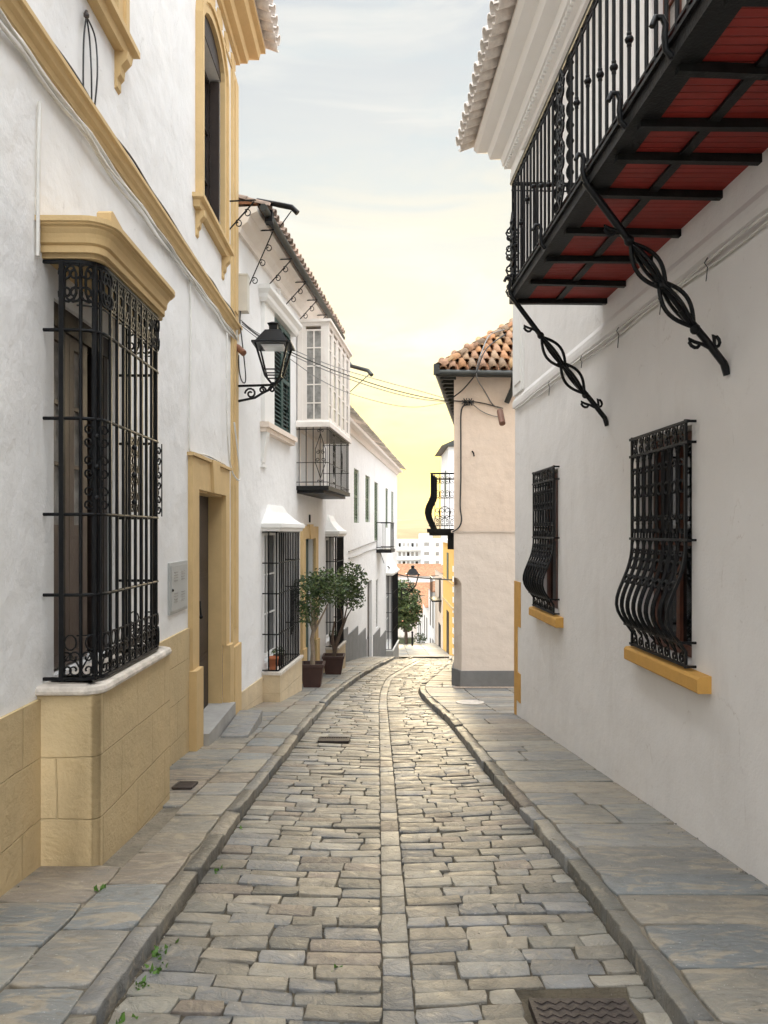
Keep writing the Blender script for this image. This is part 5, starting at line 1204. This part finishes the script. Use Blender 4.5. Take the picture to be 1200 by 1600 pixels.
def far_balcony(t, x, y0, y1, z, n=.6, h=1.0, step=.22):
    mb = MB(); mb.box((x-n, y0, z-.12), (x, y1, z)); bf = mb.build('balcony_floor', 'iron2', t)
    mb = MB(); mb.tube([(x, y0, z+h), (x-n+.03, y0, z+h), (x-n+.03, y1, z+h), (x, y1, z+h)], .03, 4); mb.build('handrail', 'iron', bf)
    y = y0+.02
    while y < y1: mb = MB(); mb.tube([(x-n+.03, y, z), (x-n+.03, y, z+h)], .015, 4); mb.build('bar', 'iron', bf); y += step*2
    for i in range(4): mb = MB(); mb.tube([(x-n+.08+i*.14, y0, z), (x-n+.08+i*.14, y0, z+h)], .015, 4); mb.build('bar', 'iron', bf)
t = far_house('peach house with iron balcony below the yellow house', gx+.0, 9, 52.3, 60, -13, -3.0, 'peach', 'roof_far', [('L', 54, 55.5, -6.0, -3.6, 'wood', 'door'), ('L', 54, 56, -9.1, -6.9, 'dark', 'window'), ('F', gx+.2, gx+.9, -5.9, -4.0, 'glass', 'window')], .8, 'y', .1)
far_balcony(t, gx, 53.2, 56.2, -5.0, .7, 1.6)
t = far_house('white house with tall dark windows lower on the right', gx, 9, 60.3, 69, -15, -5.0, 'white', 'roof_far', [('L', 62, 63.0, -8.2, -6.0, 'wood', 'window'), ('L', 65.5, 66.5, -8.4, -6.2, 'wood', 'window'), ('L', 62, 63, -11, -9.2, 'wood', 'door'), ('L', 65.5, 66.5, -11.5, -9.6, 'wood', 'door')], 1.0, 'y', .3)
t = far_house('white house with orange roof at the foot of the right row', gx, 9, 69.3, 79, -17, -7.2, 'white', 'roof_far', [('L', 71, 72, -10.5, -8.4, 'wood', 'window'), ('L', 75, 76, -10.7, -8.6, 'wood', 'window')], 1.2, 'y', .3)
t = far_house('last white house of the right row with small windows', gx-.1, 9, 79.3, 90, -19, -8.8, 'white', 'roof_far', [('L', 81, 82.3, -12, -10.2, 'wood', 'window'), ('L', 85, 86.3, -12.2, -10.3, 'wood', 'window')], 1.2, 'y', .3)
far_house('orange roofed house right behind the round tree', 1.8, 5.2, 92, 101, -22, -11.4, 'cream_w', 'roof_far', [('F', 2.4, 3.2, -12.6, -11, 'wood', 'window'), ('F', 4.4, 5.2, -12.6, -11, 'wood', 'window')], 1.3, 'x', .3)
far_house('orange roofed house stepping up beside the white row', 5.4, 9.5, 93, 104, -22, -9.9, 'white', 'roof_far', [('F', 6, 6.8, -11.6, -10, 'wood', 'window')], 1.5, 'y', .4)
far_house('small white house with brown roof left behind the tree', -3.5, 1.4, 96, 106, -22, -10.6, 'cream_w', 'roof_far', [('F', -2, -1, -12.9, -11.6, 'wood', 'window')], 2.2, 'x', .3)
far_house('salmon roofed house above and behind the broad orange roof', 3.0, 10.5, 112, 124, -24, -9.7, 'peach', 'roof_far', [('F', 4.2, 5.2, -11.4, -9.8, 'wood', 'window')], 1.5, 'x', .4)
far_house('white house with long red roof below the apartment block', 1.5, 13, 142, 156, -28, -8.6, 'white', 'roof_far', [('F', 3+i*1.8, 3.9+i*1.8, -11.6, -10.2, 'glass', 'window') for i in range(5)], 1.2, 'x', .5)
far_house('pink walled house with low roof left of the street axis', -8, 2.5, 118, 130, -26, -10.2, 'peach_lo', 'roof_far', [('F', -6+i*2, -5+i*2, -13, -11.5, 'glass', 'window') for i in range(4)], 2.0, 'x', .4)
far_house('long low house with red roof just under the white terraces', 2.5, 15.5, 186, 198, -34, -10.2, 'cream_w', 'roof_far', [('F', 4+i*2.2, 5+i*2.2, -13.4, -11.6, 'glass', 'window') for i in range(5)], 1.7, 'x', .5)
# white apartment block, about 250 m off
ab = thing('apartment_building', 'wide white apartment block with long terraces above the old roofs', 'building', (8, 255, -44))
mb = MB(); mb.box((-30, 250, -44), (14.0, 266, -2.9)); mb.build('wall', 'white', ab)
mb = MB(); mb.box((12.4, 246, -44), (16.2, 262, -.9)); twr = mb.build('stair_tower', 'white', ab)
mb = MB(); mb.box((16.2, 249, -44), (34, 264, -2.6)); mb.build('wall', 'cream_w', ab)
for i in range(5):
    z = -6.2-i*3.1
    mb = MB(); mb.box((-28, 247.6, z-.25), (12.35, 249.99, z+.85)); mb.build('terrace', 'trimwhite', ab)
    for j in range(5): mb = MB(); x = 4.9+j*1.45; mb.box((x, 249.9, z+.9), (x+.85, 250.1, z+2.2)); mb.build('window', 'glassc' if (i+j) % 3 else 'glass', ab)
    mb = MB(); mb.box((13.4, 245.9, z+1.3), (15.1, 246.1, z+2.5)); mb.build('window', 'glassc', ab)
    for j in range(3): mb = MB(); x = 17.5+j*2.2; mb.box((x, 248.9, z+1.1), (x+1.1, 249.1, z+2.3)); mb.build('window', 'glassc', ab)
rt_ = random.Random(8)
far_house('distant cream block beyond the white apartment tower', 20, 44, 330, 345, -50, -6, 'cream_w', 'roof_far', [('F', 22+i*3, 23.5+i*3, -9, -7.4, 'glass', 'window') for i in range(6)], 2, 'x', .5)
far_house('distant white block far left of the street axis', -60, -32, 300, 320, -50, -8, 'white', 'roof_far', [('F', -58+i*4, -56+i*4, -12, -10, 'glass', 'window') for i in range(6)], 2, 'x', .5)
# hills
mb = MB(); nx, ny = 90, 26; pts = []
for j in range(ny):
    for i in range(nx):
        x = -5200+10400*i/(nx-1); y = 2300+3000*j/(ny-1); v = j/(ny-1)
        h = 165*math.exp(-((v-.62)/.30)**2)*(.72+.5*noise.fractal(Vector((x/1500, y/1500, 2)), 1, 2, 5))+46*math.exp(-((v-.2)/.15)**2)*(.7+.7*noise.fractal(Vector((x/700, y/900, 7)), 1, 2, 5))
        pts.append((x, y, -47+h*(1 if 0 < j < ny-1 else 0)))
mb.add(pts, [(j*nx+i, j*nx+i+1, (j+1)*nx+i+1, (j+1)*nx+i) for j in range(ny-1) for i in range(nx-1)], True); struct(mb, 'hills', 'hill')

# ================================================================== plaza, trees, plants
pavement('plaza', lambda d: -5, lambda d: 4.15, [(i/7, (i+1)/7) for i in range(7)], 42, 62, .9, 1.6, None, 1.25)
LG = [(.035, .065, .02), (.055, .09, .025), (.075, .12, .035), (.095, .145, .045), (.045, .075, .03), (.14, .18, .06), (.07, .10, .03)]
def crown_mesh(blobs, n, leaf, seed, parent, name='crown', dens=.75):
    r_ = random.Random(seed); mb = MB()
    tot = sum(b[3]*b[4]*b[5] for b in blobs)
    for (cx, cy, cz, rx_, ry_, rz_) in blobs:
        k = int(n*rx_*ry_*rz_/tot)
        for _ in range(k):
            while True:
                v = Vector((r_.gauss(0, 1), r_.gauss(0, 1), r_.gauss(0, 1)))
                if v.length > .01: break
            v.normalize(); u = r_.random()**.38
            w_ = v*u
            nz = noise.noise(Vector((cx+w_.x*2.3, cy+w_.y*2.3, cz+w_.z*2.3))*1.6)
            if nz < -.06 and r_.random() < .85: continue
            u *= 1+.22*nz
            c = Vector((cx+v.x*u*rx_, cy+v.y*u*ry_, cz+v.z*u*rz_))
            a = Vector((r_.gauss(0, 1), r_.gauss(0, 1), r_.gauss(-.3, .7))).normalized(); b = a.cross(Vector((r_.gauss(0, 1), r_.gauss(0, 1), r_.gauss(0, 1)))).normalized()
            L = leaf*r_.uniform(.7, 1.3); col = r_.choice(LG); kk = r_.uniform(.7, 1.3); col = tuple(q*kk for q in col)
            nn = a.cross(b)*L*.12
            mb.add([c-a*L*.5, c+b*L*.24+nn, c+a*L*.5, c-b*L*.24+nn], [(0, 1, 2, 3)], False, col)
    return mb.build(name, 'leaf', parent, recalc=False)
def planter(cx, cy, w_, h, label, soil=True):
    z = G(cy)+.004; t = thing('planter', label, 'planter', (cx, cy, z)); mb = MB(); a, b = w_*.36, w_*.5
    o_ = [(cx+x*q, cy+y*q, zz) for q, zz in ((a, z), (b, z+h-.05), (b+.015, z+h-.05), (b+.015, z+h), (b-.02, z+h), (b-.03, z+h-.06)) for x, y in ((-1, -1), (1, -1), (1, 1), (-1, 1))]
    mb.add(o_, [(i*4+j, i*4+(j+1) % 4, (i+1)*4+(j+1) % 4, (i+1)*4+j) for i in range(5) for j in range(4)]+[(3, 2, 1, 0)]); mb.build('pot', 'planter', t)
    mb = MB(); mb.box((cx-b+.03, cy-b+.03, z+h-.09), (cx+b-.03, cy+b-.03, z+h-.055)); mb.build('soil', 'soil', t)
    return z+h-.06
zs_ = planter(-1.335, 13.75, .42, .44, 'brown tapered planter nearer the camera on the left pavement')
t = thing('potted_tree', 'small round leafy tree with pale trunk, the nearer of two by the door', 'tree', (-1.335, 13.75, zs_), 'potted trees on the left pavement')
mb = MB(); rt2 = random.Random(2)
def tk(pts, r0, r1): n = len(pts); mb.tube(pts, [r0+(r1-r0)*i/(n-1) for i in range(n)], 7)
B_ = Vector((-1.335, 13.75, zs_))
tk([B_, B_+Vector((.01, 0, .25)), B_+Vector((-.01, 0, .5)), B_+Vector((.03, 0, .72))], .05, .036)
for dx, dy, dz in ((-.18, .0, .6), (.12, .1, .65), (.28, -.05, .62), (-.05, -.15, .7), (.02, .1, .8)): tk([B_+Vector((.02, 0, .62)), B_+Vector((.02+dx*.5, dy*.5, .62+dz*.45)), B_+Vector((.02+dx*1.1, dy, .62+dz))], .026, .009)
mb.build('trunk', 'bark', t)
crown_mesh([(-1.37, 13.75, -1.18, .34, .36, .42), (-1.02, 13.8, -1.06, .32, .32, .36), (-1.42, 13.7, -1.52, .22, .25, .26), (-1.15, 13.75, -.92, .26, .28, .24)], 3000, .075, 3, t)
zs_ = planter(-1.115, 16.3, .46, .42, 'brown tapered planter farther from the camera by the white window grille')
t = thing('potted_tree', 'leaning leafy tree with dark split trunk, the farther of two by the door', 'tree', (-1.115, 16.3, zs_), 'potted trees on the left pavement')
B_ = Vector((-1.115, 16.3, zs_)); mb = MB()
tk([B_, B_+Vector((.05, 0, .25)), B_+Vector((.14, 0, .52)), B_+Vector((.26, 0, .85))], .05, .032); tk([B_+Vector((.02, 0, .1)), B_+Vector((-.03, 0, .45)), B_+Vector((.02, 0, .8))], .04, .022)
for dx, dy, dz in ((-.1, .0, .5), (.2, .1, .4), (.1, -.15, .5)): tk([B_+Vector((.22, 0, .75)), B_+Vector((.22+dx*.5, dy*.5, .75+dz*.5)), B_+Vector((.22+dx*1.1, dy, .75+dz))], .022, .008)
mb.build('trunk', 'barkd', t)
crown_mesh([(-.74, 16.3, -1.10, .36, .38, .42), (-.95, 16.3, -1.35, .28, .3, .34), (-.66, 16.25, -1.45, .24, .26, .3)], 2600, .08, 5, t)
# pots on the window ledge
def pot(c, r, h, mat, label, plant=False, name='flower_pot'):
    t = thing(name, label, 'flower pot', c); mb = MB(); K = 14; pr = [(r*.68, 0), (r*.95, h*.8), (r*1.05, h*.8), (r*1.05, h), (r*.85, h), (r*.8, h*.85)]
    vs_ = [(c[0]+q*math.cos(2*PI*i/K), c[1]+q*math.sin(2*PI*i/K), c[2]+z) for q, z in pr for i in range(K)]
    mb.add(vs_, [(j*K+i, j*K+(i+1) % K, (j+1)*K+(i+1) % K, (j+1)*K+i) for j in range(len(pr)-1) for i in range(K)], True); mb.add(vs_[:K], [tuple(range(K))]); mb.add(vs_[-K:], [tuple(range(K))]); mb.build('pot', mat, t)
    if plant: crown_mesh([(c[0], c[1], c[2]+h+.05, r*1.3, r*1.3, .09)], 160, .05, 4, t, 'leaves')
q = L2.at(11.80, .13, -2.198); pot(tuple(q), .085, .20, 'terra', 'terracotta flower pot inside the first lower window grille')
q = L2.at(12.15, .13, -2.198); pot(tuple(q), .09, .18, 'planter', 'dark flower pot with plant beside the terracotta one', True)
q = L2.at(17.4, .13, -2.67); pot(tuple(q), .10, .22, 'planter', 'dark round flower pot on the farther window ledge', True)
# round tree, hedge and low planting on the plaza
t = thing('street_tree', 'dense round dark green tree beyond the end of the left row', 'tree', (1.55, 58, G(58)))
B_ = Vector((1.75, 58, G(58))); mb = MB(); tk([B_, B_+Vector((0, 0, .8)), B_+Vector((-.05, 0, 1.6)), B_+Vector((-.1, 0, 2.6))], .14, .09); mb.build('trunk', 'barkd', t)
crown_mesh([(1.35, 58, -5.7, 1.65, 1.6, 1.8), (.7, 58, -5.0, 1.3, 1.3, 1.4), (1.8, 58, -6.6, 1.2, 1.2, 1.2), (.4, 58.2, -6.5, 1.4, 1.3, 1.4)], 11000, .27, 9, t)
t = thing('shrub', 'low grey green shrub by the white house at the plaza edge', 'shrub', (3.0, 60, G(60))); crown_mesh([(2.95, 60, G(60)+.35, .55, .5, .5)], 500, .16, 12, t, 'leaves')
mb = MB(); mb.box((.1, 59.3, G(60)-.3), (2.4, 59.9, G(60)+.5)); 
single(mb, 'planter_wall', 'grey', 'low dark wall below the round tree', 'wall')
t = thing('agave_bed', 'pale spiky plants at the foot of the round tree', 'plants', (1.4, 59.0, G(59)), None); mb = MB(); r9 = random.Random(4)
for i in range(90):
    c = Vector((r9.uniform(.3, 2.4), r9.uniform(58.9, 59.2), G(59)-.05)); a = r9.uniform(0, 6.28); L = r9.uniform(.4, .8); e = c+Vector((math.cos(a)*.3, math.sin(a)*.1, L)); b = Vector((.03, 0, 0)); mb.add([c-b, c+b, e], [(0, 1, 2)], False, (.30, .34, .20))
o = mb.build('leaves', 'leaf', t, recalc=False); o['kind'] = 'stuff'
for (x, y, lb) in ((2.15, 56, 'single dark bollard left of the shrub'),):
    mb = MB(); mb.tube([(x, y, G(y)), (x, y, G(y)+1.0)], .07, 8); mb.ball((x, y, G(y)+1.02), .09); single(mb, 'bollard', 'iron', lb, 'bollard')
# weeds in the gutter
mb = MB(); r9 = random.Random(6)
for (x, y, n) in [(-1.02, 3.35, 26), (-1.01, 3.05, 16), (-.99, 3.2, 14), (-1.0, 2.8, 12), (-1.5, 3.9, 10), (-.2, 3.25, 4), (-1.0, 4.4, 6), (-1.02, 5.2, 8)]:
    for i in range(n):
        xx, yy = x+r9.gauss(0, .014), y+r9.gauss(0, .03); z = road_z(xx, yy)-.01 if xx > sm(KL, yy) else G(yy)-.005
        a = Vector((r9.gauss(0, .6), r9.gauss(0, .6), 1)).normalized()*r9.uniform(.02, .045); b = a.cross(Vector((r9.gauss(0, 1), r9.gauss(0, 1), 0))).normalized()*.009; c = Vector((xx, yy, z))
        mb.add([c, c+a*.5+b, c+a, c+a*.5-b], [(0, 1, 2, 3)], False, (.09, .19, .03))
o = mb.build('weeds', 'leaf', recalc=False); tag(o, 'small green weeds sprouting between kerb and setts', 'weeds', kind='stuff')

mb = MB(); r9 = random.Random(16)
for i in range(900):
    yy = 2.2+(r9.random()**1.6)*11; u = r9.random()
    if u < .35 and yy < 10.2: xx = wallx_r(yy)-abs(r9.gauss(0, .02))-.004; z = G(yy)
    elif u < .5: xx = wallx_l(yy)+abs(r9.gauss(0, .02))+.004; z = G(yy)
    elif u < .8: xx = r9.choice([sm(KL, yy)+abs(r9.gauss(0, .02)), sm(KR, yy)-abs(r9.gauss(0, .02))]); z = road_z(xx, yy)-.004
    else: xx = r9.uniform(-1.9, 1.9); z = G(yy) if (xx < sm(KL, yy) or xx > sm(KR, yy)) else road_z(xx, yy)-.003
    r_ = r9.uniform(.002, .0065); a = r9.uniform(0, 3); c = Vector((xx, yy, z+r_*.4)); p = [c+Vector((math.cos(a+PI/2*k)*r_, math.sin(a+PI/2*k)*r_*1.3, -r_*.6)) for k in range(4)]; p += [c+Vector((math.cos(a+.3+PI/2*k)*r_*.7, math.sin(a+.3+PI/2*k)*r_*.8, r_*.7)) for k in range(4)]
    k = r9.uniform(.06, .4); mb.hexa(p, False, (k, k*.92, k*.8))
o = mb.build('grit', 'stone', recalc=False); tag(o, 'grit and plaster crumbs along walls and kerbs', 'grit', kind='stuff')
# ================================================================== covers and drains
def cover(x0, x1, y0, y1, zf, mat, label, name, cat, pattern):
    t = thing(name, label, cat, ((x0+x1)/2, (y0+y1)/2, zf((x0+x1)/2, (y0+y1)/2)-.01)); mb = MB()
    q = [(x0, y0), (x1, y0), (x1, y1), (x0, y1)]; mb.hexa([(x, y, zf(x, y)-.05) for x, y in q]+[(x, y, zf(x, y)) for x, y in q]); mb.build('plate', mat, t)
    mb = MB(); pattern(mb, lambda u, v, h: (x0+(x1-x0)*u, y0+(y1-y0)*v, zf(x0+(x1-x0)*u, y0+(y1-y0)*v)+h)); mb.build('relief', mat, t)
def zig(mb, f):
    for j in range(9):
        v = .08+j*.105
        for i in range(14): 
            u = .05+i*.066; a = .025 if i % 2 else -.025
            mb.tube([f(u, v-a, .001), f(u+.066, v+a, .001)], .0035, 4)
def bars(mb, f):
    for i in range(12): u = .06+i*.08; mb.tube([f(u, .08, .004), f(u, .92, .004)], .006, 4)
    for a, b, c, d in ((0, 0, 1, 0), (1, 0, 1, 1), (1, 1, 0, 1), (0, 1, 0, 0)): mb.tube([f(a, b, .002), f(c, d, .002)], .012, 4)
rz = lambda x, y: road_z(.78, 2.73)+(y-2.73)*-.102+.006
cover(.58, .97, 2.51, 2.96, rz, 'rusty', 'rusty cast iron manhole cover with wavy relief at the bottom right', 'manhole_cover', 'manhole cover', zig)
cover(-.77, -.42, 8.64, 8.90, lambda x, y: road_z(-.6, 8.77)-(y-8.77)*.102+.002, 'rusty', 'dark drain grate in the setts left of the centre line', 'drain_grate', 'drain', bars)
cover(-1.73, -1.58, 6.02, 6.22, lambda x, y: G(6.12)-(y-6.12)*.102+.010, 'rusty', 'small rusty grate in the left pavement near the bay pedestal', 'drain_grate', 'drain', bars)
mb = MB(); K = 20; zc = lambda y: G(y)+.012
vs_ = [(1.34+.22*math.cos(2*PI*i/K), 11.45+.26*math.sin(2*PI*i/K), zc(11.45+.26*math.sin(2*PI*i/K))) for i in range(K)]; vb = [(x, y, z-.05) for x, y, z in vs_]
mb.add(vs_+vb, [tuple(range(K))]+[(i, (i+1) % K, K+(i+1) % K, K+i) for i in range(K)]); single(mb, 'round_cover', 'paleston', 'pale round cover set in the paving at the alley mouth', 'manhole cover')

# ================================================================== wires across the street
def dd(px): return 10.15+(px-372)/328*3.45
for pts, r_, lb in (([(376, 500), (402, 520), (446, 541), (520, 572), (600, 596), (660, 612), (700, 624)], .006, 'highest thin wire crossing the street from the lantern corner to the peach house'),
                    ([(378, 503), (404, 524), (450, 548), (520, 578), (600, 605), (660, 620), (700, 627)], .008, 'second wire crossing the street from the lantern corner to the peach house'),
                    ([(378, 506), (410, 530), (450, 552), (520, 583), (600, 610), (655, 623), (700, 628)], .007, 'third wire crossing the street from the lantern corner to the peach house'),
                    ([(377, 509), (410, 534), (446, 556), (500, 593), (548, 615), (610, 632), (650, 636), (680, 632), (700, 628)], .006, 'lowest sagging wire crossing the street from the lantern corner to the peach house')):
    wire([P(x, y, dd(x)) for x, y in pts], r_, 'cable_g' if r_ < .008 else 'cable_b', lb, group='wires crossing the street')
mb = MB(); mb.tube([P(545, 566, 17.0), P(549, 572, 16.8), P(575, 579, 16.6), P(581, 586, 16.5)], .045, 7); mb.tube([P(578, 584, 16.6), P(560, 600, 16.8), P(546, 613, 17.1)], .010, 4)
single(mb, 'rain_spout', 'gutter', 'dark rain spout with thin stay sticking out past the white oriel', 'rain spout')
# ================================================================== air
mb = MB(); mb.box((-5600, -60, -49), (5600, 5400, 260)); o = mb.build('haze', 'dark')
hm = bpy.data.materials.new('haze_air'); hm.use_nodes = True; hn = hm.node_tree; hn.nodes.clear(); ho = N(hn, 'ShaderNodeOutputMaterial'); pv = N(hn, 'ShaderNodeVolumePrincipled')
pv.inputs['Color'].default_value = (1, .88, .66, 1); pv.inputs['Density'].default_value = .00007; pv.inputs['Anisotropy'].default_value = .72
hn.links.new(pv.outputs[0], ho.inputs['Volume']); o.data.materials[0] = hm; tag(o, kind='stuff'); o['label'] = 'thin warm evening haze over the valley'; o['category'] = 'haze'; o.display_type = 'WIRE'
